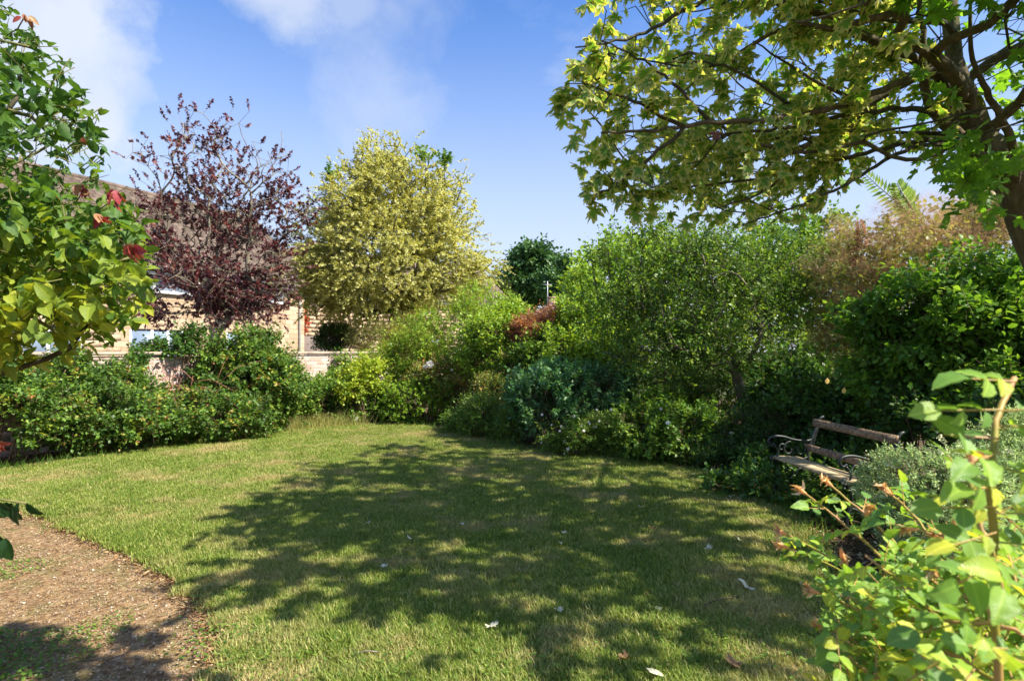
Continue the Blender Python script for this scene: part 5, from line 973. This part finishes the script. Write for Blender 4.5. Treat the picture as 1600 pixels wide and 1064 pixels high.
# ------------------------------------------------------------------ bench
def bench():
    X, Y, Lb, yaw, tl, zo = 2.816, 6.092, 1.03, -1.403, -.0245, .0
    root = empty('garden_bench', (X, Y, 0), 'weathered wooden slat bench with scrolled black iron ends', 'bench'); c, s = math.cos(yaw), math.sin(yaw)
    def W(u, v, w_): return np.array([X+u*c-v*s, Y+u*s+v*c, w_+zo+u*math.sin(tl)+.045])
    iron = pmat('bench_iron', lambda t: ramp(t, noise(t, 20, 6, .7, pos(t)), [(.4, (.012, .014, .014)), (.62, (.04, .05, .045)), (.75, (.12, .07, .04))]), .45, .5, (60, .5, .003))
    def woodf(dark):
        def f(t):
            mp = N_(t, 'ShaderNodeMapping'); mp.inputs['Rotation'].default_value = (0, 0, -yaw); mp.inputs['Scale'].default_value = (2.2, 30, 30); t.links.new(pos(t), mp.inputs[0])
            g0 = noise(t, 1.4, 9, .72, mp.outputs[0]); cc = ramp(t, g0, [(.30, (.10, .055, .03)), (.5, (.44, .32, .19)), (.7, (.68, .57, .40))]) if not dark else ramp(t, g0, [(.32, (.06, .035, .022)), (.50, (.24, .16, .105)), (.60, (.44, .33, .22)), (.70, (.68, .58, .45))])
            return mixc(t, mth(t, 'MULTIPLY', noise(t, 6, 5, .6, pos(t)), .35), cc, (.33, .33, .16) if not dark else (.20, .14, .09))
        return f
    wood = pmat('bench_wood', woodf(False), .85, .2, (45, .8, .006)); woodd = pmat('bench_wood_flaking', woodf(True), .85, .2, (60, 1, .008))
    def slat(v0, w0, v1, w1, th, mat, u0=-.03, u1=None, label=None):
        u1 = Lb+.03 if u1 is None else u1; nv = unit(np.array([-(w1-w0), (v1-v0)])); a = Acc(); n = 10; V = []; r = random.Random(int(w0*100))
        for i in range(n+1):
            u = u0+(u1-u0)*i/n; j = r.uniform(-.003, .003)
            for (vv, ww) in ((v0, w0), (v1, w1), (v1+nv[0]*th, w1+nv[1]*th), (v0+nv[0]*th, w0+nv[1]*th)): V.append(W(u, vv+r.uniform(-.0015, .0015), ww+j*.6))
        T = []
        for i in range(n):
            for k in range(4): a0 = i*4+k; b0 = i*4+(k+1) % 4; T += [(a0, b0, b0+4), (a0, b0+4, a0+4)]
        T += [(0, 2, 1), (0, 3, 2), (n*4, n*4+1, n*4+2), (n*4, n*4+2, n*4+3)]; a.add(V, T); o = link('slat', a.mesh('slat', mat), root); 
        if label: o['label'] = label
    slat(-.02, .40, .10, .405, .028, wood); slat(.125, .402, .255, .392, .028, wood, label='mossy rear seat slat'); 
    slat(.385, .475, .405, .545, .026, woodd, label='lower back slat with flaking brown paint'); slat(.475, .735, .495, .815, .026, woodd, label='top back slat with flaking brown paint')
    def iron_end(u):
        a = Acc()
        def curve(pts, r, k=7, n=5, uo=0):
            P0 = np.array(pts, float); q = []
            for i in range(len(P0)-1):
                p0, p1, p2, p3 = P0[max(i-1, 0)], P0[i], P0[i+1], P0[min(i+2, len(P0)-1)]
                for j in range(n): t = j/n; q.append(.5*((2*p1)+(p2-p0)*t+(2*p0-5*p1+4*p2-p3)*t*t+(3*p1-p0-3*p2+p3)*t**3))
            q.append(P0[-1]); tube(a, [W(u+uo, x, y) for x, y in q], r, k)
        def scroll(cx_, cy_, r0, r1, a0, a1, r=.008):
            n = 16; curve([(cx_+(r0+(r1-r0)*i/n)*math.cos(a0+(a1-a0)*i/n), cy_+(r0+(r1-r0)*i/n)*math.sin(a0+(a1-a0)*i/n)) for i in range(n+1)], r, 6, 2)
        curve([(.60, -.04), (.52, .10), (.42, .26), (.38, .42), (.42, .58), (.49, .74), (.53, .82), (.57, .84)], .016)    # rear leg into back upright
        curve([(.0, -.04), (-.02, .08), (.03, .22), (.02, .34), (-.03, .38), (-.06, .41), (-.04, .44)], .015)            # front leg
        curve([(-.04, .385), (.10, .385), (.25, .375), (.40, .42)], .014)                                               # seat rail
        curve([(.43, .60), (.36, .585), (.22, .60), (.10, .635), (.0, .645), (-.07, .625), (-.085, .58), (-.05, .55), (-.015, .57)], .013)  # arm with curled end
        curve([(.0, .40), (.03, .48), (-.02, .55)], .011)
        scroll(.16, .50, .085, .02, 1.4, 1.4+5.0, .009); scroll(.29, .49, .075, .02, 1.2, 1.2-5.2, .009); scroll(.07, .52, .05, .015, 0, 5, .008)
        scroll(.14, .26, .08, .02, 4.5, 9.5, .008); scroll(.30, .25, .08, .02, 4.9, 0, .008); curve([(.03, .18), (.2, .14), (.47, .18)], .010)
        # flat rib that stiffens the upright
        curve([(.43, .46), (.46, .60), (.52, .76)], .010)
        return link('iron_end', a.mesh('iron_end', iron, True), root)
    iron_end(0.0); iron_end(Lb)
bench()

# ------------------------------------------------------------------ rambling rose at the left, close to the camera
def rambler():
    rng = np.random.default_rng(201); base = np.array([-3.9, 2.9, 0]); root = empty('rambling_rose', tuple(base), 'rambling shrub with glossy leaves and red young shoots at the left edge', 'shrub')
    RL = np.array([(-40, 0), (0, 0), (20, 14), (60, 70), (130, 125), (180, 148), (240, 155), (290, 180), (330, 210), (400, 222), (450, 228), (500, 215), (535, 165), (560, 85), (580, -20), (2000, -200)])
    blobs = [(-3.6, 3.0, 3.0, 1.9, .9, .9), (-3.2, 2.9, 2.2, 1.65, .85, .9), (-3.0, 2.6, 2.0, 1.35, .7, .6), (-4.2, 3.1, 1.3, 1.0, .7, .8), (-4.1, 3.3, 3.6, 1.5, .8, .7), (-2.1, 2.4, 1.85, .8, .5, .38), (-2.2, 2.5, 2.5, .7, .6, .6)]
    def rej(p, pad=8):
        q = proj(p); lim = np.interp(q[:, 1], RL[:, 0], RL[:, 1]); return (q[:, 0] > lim-pad) | (p[:, 2] < .4) | (p[:, 1] < 1.5)
    tg = ell_targets(blobs, 230, rng, .1, 1.0, rej); trunk = [base+np.array([.1*z, -.05*z, z]) for z in np.linspace(0, 1.6, 8)]
    nodes, par, ends = grow(trunk, tg, .12, rng, .25, .2); tw, _ = limbs(root, nodes, par, ends, .05, .0035, 'bark_dark', .5, 14, 7)
    p, d = blob_points(blobs, 3600, rng, .1, 202, .1, -2); p = p[~rej(p)]; e = nodes[ends]; b = np.concatenate([np.repeat(e, 3, 0)+rng.normal(size=(len(e)*3, 3))*.06, p]); b = b[~rej(b)]; n = len(b)
    d = unit(np.array([.55, -.2, .25])+rng.normal(size=(n, 3))*.55); L_ = leafy_twigs(b, d, rng.uniform(.08, .24, n), 8, .060, rng, upn=.8, droop=.35, spread=1.0)
    data = L_.cat(); kk = (data[0][:, 2] < 2.3) | (field(data[0], 44, 4.0) > -.25); data = tuple(x[kk] for x in data); z = data[0][:, 2]; v = np.clip(data[4]*.55+np.clip((2.5-z)/1.1, 0, .75)*rng.uniform(.25, 1.0, len(z)), 0, 1); data = (*data[:3], data[3]*np.clip(1.25-.22*(z-1.2), .72, 1.25), v); ok = ~rej(data[0], -6); data = tuple(x[ok] for x in data)  # lower leaves made yellower: sunlit glow put into the leaf colour
    put_leaves(root, data, 'ovate', MT['rambler'], 300, .95, 11); sticks(tw, b-d*.05, b+d*.07, np.full(n, .003), np.full(n, .0015))
    # reddish young sprays
    for px, py, D, s in [(152, 338, 2.2, .9), (175, 300, 2.25, .8), (203, 382, 2.1, 1.0), (128, 294, 2.4, .7), (30, 22, 2.3, .6), (4, 690, 2.0, .6), (122, 215, 2.5, .5)]:
        c = P(px, py, D); m = 6; ax = unit(np.stack([rng.normal(size=m)*.5+.15, rng.normal(size=m)*.4, -np.abs(rng.normal(size=m))*.7-.25], 1)); L2 = Leaves(); L2.add(np.repeat(c[None], m, 0)+rng.normal(size=(m, 3))*.008, ax, np.stack([rng.normal(size=m), -np.ones(m), rng.normal(size=m)], 1), rng.uniform(.05, .075, m)*s, rng.uniform(0, 1, m))
        put_leaves(root, L2.cat(), 'ovate', MT['redleaf'], 0, .8, 3, 'red_shoot'); tube(tw, [P(px-28, py+30, D+.15), P(px-10, py+18, D+.05), c], .0025, 5)
    # low dark twig with drooping leaves
    for x0, y0, x1, y1, D in [(-60, 780, 45, 785, 1.55), (-50, 800, 12, 840, 1.5)]:
        a, b_ = P(x0, y0, D), P(x1, y1, D); m = 7; t = np.linspace(.35, 1, m)[:, None]; q = a*(1-t)+b_*t; L2 = Leaves(); L2.add(q, np.stack([rng.normal(size=m)*.4+.2, rng.normal(size=m)*.2, -np.ones(m)], 1), np.stack([rng.normal(size=m), -np.ones(m), np.zeros(m)], 1), rng.uniform(.05, .08, m), np.zeros(m))
        put_leaves(root, L2.cat(), 'ovate', MT['deep'], 0, .8, 5, 'low_leaves'); tube(tw, [a, a*.5+b_*.5+np.array([0, 0, .01]), b_], .003, 5)
        tube(tw, [base+np.array([.05, -.05, .5]), np.array([-2.6, 2.2, .9]), a], [.008, .006, .003], 5)
    o = link('twigs', tw.mesh('twigs', MT['stem_green']), root); o['kind'] = 'stuff'
rambler()

# ------------------------------------------------------------------ foreground rose at the lower right
def rose():
    rng = np.random.default_rng(301); base = np.array([1.45, 1.35, 0]); root = empty('rose_bush', tuple(base), 'sunlit rose bush with peach dead flower heads at the lower right corner', 'rose bush')
    L_ = Leaves(); stems = Acc(); heads = []
    def bez(pts, n):
        q = np.array(pts, float); t = np.linspace(0, len(q)-1, n); return np.stack([np.interp(t, range(len(q)), q[:, k]) for k in range(3)], 1)
    def smooth(q, it=6):
        for _ in range(it): q[1:-1] = q[1:-1]*.5+(q[:-2]+q[2:])*.25
        return q
    def compound(p, d, up, size):          # five leaflets on a stalk
        d = unit(d); side = unit(np.cross(d, up)); st = size*1.9; e = p+d*st+np.array([0, 0, -.12*st]); sticks(stems, p[None], e[None], np.array([.0016]), np.array([.0011]))
        for f, s, sc in ((1, 0, 1.1), (.62, 1, .92), (.62, -1, .92), (.28, 1, .7), (.28, -1, .7)):
            if rng.uniform() < .1: continue
            b = p+(e-p)*f; a = unit(d*(.55 if s else 1)+side*s*.95+rng.normal(size=3)*.15+np.array([0, 0, -.15])); L_.add(b[None], a[None], (up+rng.normal(size=3)*.35+side*s*.15)[None], np.array([size*sc*rng.uniform(.85, 1.15)]), np.array([rng.uniform()]))
    def cane(pts, r0, r1, nleaf, size, head=True, seed=0, start=.15):
        n = 30; q = smooth(bez([P(*a) for a in pts], n)); q += np.cumsum(rng.normal(size=(n, 3))*.0012, 0); a = Acc(); tube(a, q, np.linspace(r0, r1, n), 8); link('cane', a.mesh('cane', MT['stem_rose'], True), root)
        for i in range(nleaf):
            f = start+(1-start)*(i+.5)/nleaf; k = min(n-2, int(f*(n-1))); t = unit(q[k+1]-q[k]); ph = i*2.4+rng.uniform(-.4, .4); x = unit(np.cross(t, (0, 0, 1.))); y = np.cross(x, t); d = t*.45+x*math.cos(ph)*1.0+y*math.sin(ph)*.8; compound(q[k], d, np.array([.15, -.15, 1.]), size*rng.uniform(.8, 1.2))
        for j in range(5):                 # thorns
            k = rng.integers(4, n-3); t = unit(q[k+1]-q[k]); x = unit(np.cross(t, rng.normal(size=3))); sticks(stems, q[k][None], (q[k]+x*(.008+r0))[None], np.array([.0018]), np.array([.0002]))
        if head: heads.append((q[-1], unit(q[-1]-q[-4])))
        return q
    C = [([(1500, 1010, 1.15), (1440, 930, 1.3), (1340, 830, 1.5), (1255, 765, 1.62)], .0042, .0026, 8, .033),
         ([(1560, 1040, 1.1), (1470, 920, 1.3), (1380, 830, 1.45), (1298, 760, 1.55)], .0042, .0026, 8, .034),
         ([(1500, 1060, 1.2), (1400, 930, 1.35), (1300, 870, 1.5), (1222, 825, 1.6)], .004, .0025, 8, .032),
         ([(1520, 1064, 1.2), (1420, 960, 1.35), (1330, 900, 1.5), (1225, 858, 1.58)], .004, .0024, 8, .032),
         ([(1500, 1100, 1.1), (1440, 1020, 1.2), (1330, 950, 1.35), (1268, 930, 1.42)], .004, .0026, 6, .034),
         ([(1440, 1120, 1.15), (1380, 1040, 1.25), (1330, 1000, 1.3), (1290, 985, 1.35)], .0035, .0022, 6, .032),
         ([(1540, 1000, 1.1), (1480, 880, 1.25), (1420, 800, 1.35), (1385, 765, 1.4)], .004, .0026, 6, .034),
         ([(1600, 1000, 1.0), (1540, 900, 1.15), (1480, 840, 1.25), (1430, 830, 1.3)], .004, .0026, 6, .036),
         ([(1580, 900, .85), (1545, 880, .9), (1510, 790, .95), (1512, 735, .98)], .005, .0042, 5, .034),
         ([(1640, 1030, .85), (1580, 980, .9), (1510, 960, .95), (1440, 960, 1.0)], .004, .003, 5, .042),
         ([(1620, 1120, .8), (1560, 1060, .85), (1480, 1010, .95), (1400, 990, 1.0)], .004, .003, 5, .04)]
    for k in range(9):
        x = rng.uniform(1330, 1560); y = rng.uniform(860, 1000); D = rng.uniform(1.15, 1.5); C.append(([(x+160, y+150, D-.2), (x+80, y+70, D-.1), (x, y, D)], .0035, .0022, 5, .033))
    for ci, (pts, r0, r1, nl, sz) in enumerate(C): cane(pts, r0, r1, nl+3, sz*1.02, ci < 9)
    # tall thick green stem with big leaves, nearest the lens
    q = cane([(1560, 1150, .72), (1545, 900, .72), (1562, 760, .7), (1562, 660, .74), (1590, 590, .78)], .0052, .0036, 0, .04, False)
    for (px, py, dx, dz) in [(1562, 640, -1, .1), (1564, 642, 1, .25), (1560, 705, -1, .0), (1562, 730, 1, -.1), (1560, 665, 1, .1), (1558, 685, -1, .2), (1560, 760, -.9, .2), (1552, 830, -1, .0), (1553, 845, 1, .1), (1540, 885, -1, .1), (1556, 790, -1, .1), (1558, 800, .9, .1), (1548, 860, -1, -.2), (1545, 900, .8, -.2), (1586, 596, -.8, .15), (1530, 960, -1, -.1), (1525, 1000, 1, -.3), (1515, 1040, -1, -.2)]:
        compound(P(px, py, .70 if py < 850 else .66), np.array([dx, -.15+rng.normal()*.4, dz]), np.array([.45, -.55, .75]), .037 if py < 850 else .040)
    for k in range(16):
        px = rng.uniform(1440, 1640); py = rng.uniform(890, 1100); compound(P(px, py, rng.uniform(.58, .85)), rng.normal(size=3)*np.array([1, .5, .8]), np.array([.5, -.4, .9]), .027)
    # dense filling low down in the corner
    for k in range(560):
        px = rng.uniform(1300, 1660); lo = np.interp(px, [1300, 1450, 1600], [930, 850, 800]); py = rng.uniform(lo, 1150); D = rng.uniform(.95, 1.75); compound(P(px, py, D), rng.normal(size=3), np.array([.15, -.3, 1.]), .030)
    for k in range(36):
        px = rng.uniform(1300, 1620); py = rng.uniform(880, 1060); D = rng.uniform(1.0, 1.5); p0 = P(px, py, D); tube(stems, [base+np.array([rng.normal()*.1, rng.normal()*.1, 0]), (base+p0)/2+rng.normal(size=3)*.05+np.array([.1, 0, .1]), p0], [.006, .005, .002], 5)
    data = L_.cat(); put_leaves(root, data, 'ovate', MT['rose'], 300, 1.05, 12)
    o = link('stalks', stems.mesh('stalks', MT['stem_rose']), root); o['kind'] = 'stuff'
    # spent flower heads: hip, sepals and shrivelled petals
    extra = [(1498, 828, 1.1, (-1, 0, .1)), (1530, 842, 1.05, (1, 0, .1)), (1312, 862, 1.4, (.2, 0, -1)), (1455, 880, 1.2, (0, 0, -1)), (1468, 835, 1.15, (-.8, 0, .3)), (1352, 800, 1.45, (.2, 0, 1))]
    hs = heads+[(P(a, b, c_), unit(np.array(d_, float))) for a, b, c_, d_ in extra]
    for c, d in hs:
        a = Acc(); n = 18; ax = unit(d[None]*.75+rng.normal(size=(n, 3))*.5+np.array([0, 0, -.25])); TV, TT, TE = TP['ovate']
        tube(a, [c-d*.012, c, c+d*.008, c+d*.014], [.003, .0055, .006, .003], 7, .3)
        nn = unit(np.cross(ax, rng.normal(size=(n, 3)))); x = np.cross(ax, nn); s = rng.uniform(.010, .028, n)
        for i in range(n): a.add(c+d*.008+s[i]*(TV[:, 0:1]*.55*x[i]+TV[:, 1:2]*ax[i]+TV[:, 2:3]*2.2*nn[i]), TT, rng.uniform(), TE)
        link('dead_head', a.mesh('dead_head', MT['dead'], True), root)
rose()

# ------------------------------------------------------------------ fallen leaves and a paper scrap on the lawn
FL = [(1165, 921, .12, .95, 'largest pale fallen maple leaf, near the rose bush at the right'), (767, 985, .10, .98, 'greyish white curled leaf alone at the bottom centre of the lawn'), (870, 957, .075, .9, 'small pale pointed fallen leaf up and right of the greyish white one'), (1103, 861, .09, .9, 'pale fallen leaf beside a sun fleck below the bench'), (1153, 849, .08, .85, 'pale crumpled leaf right of the fleck, nearest the rose tips'), (1017, 827, .07, .12, 'brown curled leaf in the middle of the shaded lawn'), (1012, 929, .07, .1, 'brown fallen leaf left of the largest pale leaf'), (1150, 1043, .12, .2, 'large tan curled leaf at the bottom edge of the lawn'), (1022, 1053, .09, .9, 'cream folded leaf at the bottom edge, left of the tan one'), (1333, 1045, .11, .35, 'tan fallen leaf under the rose bush'), (1022, 954, .05, .8, 'yellowish small leaf just below the brown fallen leaf'), (978, 1031, .08, .15, 'reddish brown dry leaf, lower of the two near the bottom centre'), (1038, 982, .05, .1, 'small orange brown leaf between the pale and reddish leaves'), (1138, 779, .10, .85, 'pale lobed leaf lying in front of the bench'), (1152, 781, .07, .9, 'smaller pale leaf touching the lobed one before the bench'), (980, 751, .08, .95, 'white leaf on the far shaded grass left of centre border'), (1000, 795, .07, .9, 'round whitish leaf on the mid lawn'), (1248, 917, .09, .6, 'tan leaf half under the rose tips'), (577, 820, .06, .97, 'small white leaf in the dark shade at the left'), (603, 886, .07, .97, 'white twig-like leaf by the sun fleck at the shade edge'), (725, 820, .05, .98, 'tiny white leaf in the middle of the shade'), (645, 845, .05, .7, 'tiny yellow leaf on the shaded grass'), (475, 711, .10, .2, 'orange brown leaf on the sunny far lawn'), (880, 836, .07, .8, 'thin pale leaf beside the dry straw patch'), (876, 852, .06, .8, 'narrow pale leaf just below the thin one by the straw patch'), (1083, 745, .09, .75, 'yellowish leaf at the edge of the far border')]
def fallen():
    rng = np.random.default_rng(401); src = None
    for i, (px, py, s, v, lb) in enumerate(FL):
        xy = G(px, py); TV, TT, TE = TP['maple' if s > .055 else 'broad']; V = TV.copy(); V[:, 2] = -V[:, 2]*1.2+.22*V[:, 0]**2*rng.uniform(-.5, 2.5)+.3*np.abs(V[:, 1]-.4)**2+.10*np.sin(V[:, 0]*7+i); V = V*s@rotz(rng.uniform(0, 6.28)).T
        tilt = rng.uniform(-.5, .5); V[:, 2] += V[:, 0]*tilt; V[:, 2] -= V[:, 2].min(); me = newmesh('fallen_leaf', V, TT, {'var': np.full(len(V), v), 'edge': TE}, MT['litter'], True)
        o = bpy.data.objects.new('fallen_leaf', me); col.objects.link(o); o.location = (xy[0], xy[1], .022); tag(o, lb, 'leaf', 'fallen leaves on the lawn')
    a = Acc(); p, q = G(555, 1026), G(592, 1022); tube(a, [(p[0], p[1], .03), ((p[0]+q[0])/2, (p[1]+q[1])/2+.01, .036), (q[0], q[1], .03)], .004, 5); tag(link('fallen_twig', a.mesh('fallen_twig', MT['bark_pale'])), 'short pale twig on the sunny grass near the bottom left', 'twig')
    a = Acc(); p, q = G(1095, 950), G(1150, 936); tube(a, [(p[0], p[1], .03), ((p[0]+q[0])/2, (p[1]+q[1])/2+.015, .036), (q[0], q[1], .03)], .004, 5); tag(link('fallen_twig', a.mesh('fallen_twig', MT['stem_brown'])), 'brown twig lying below the largest pale leaf', 'twig')
fallen()
print('all', __import__('time').time()-exec_time, sum(len(o.data.polygons) for o in bpy.data.objects if o.type == 'MESH'))
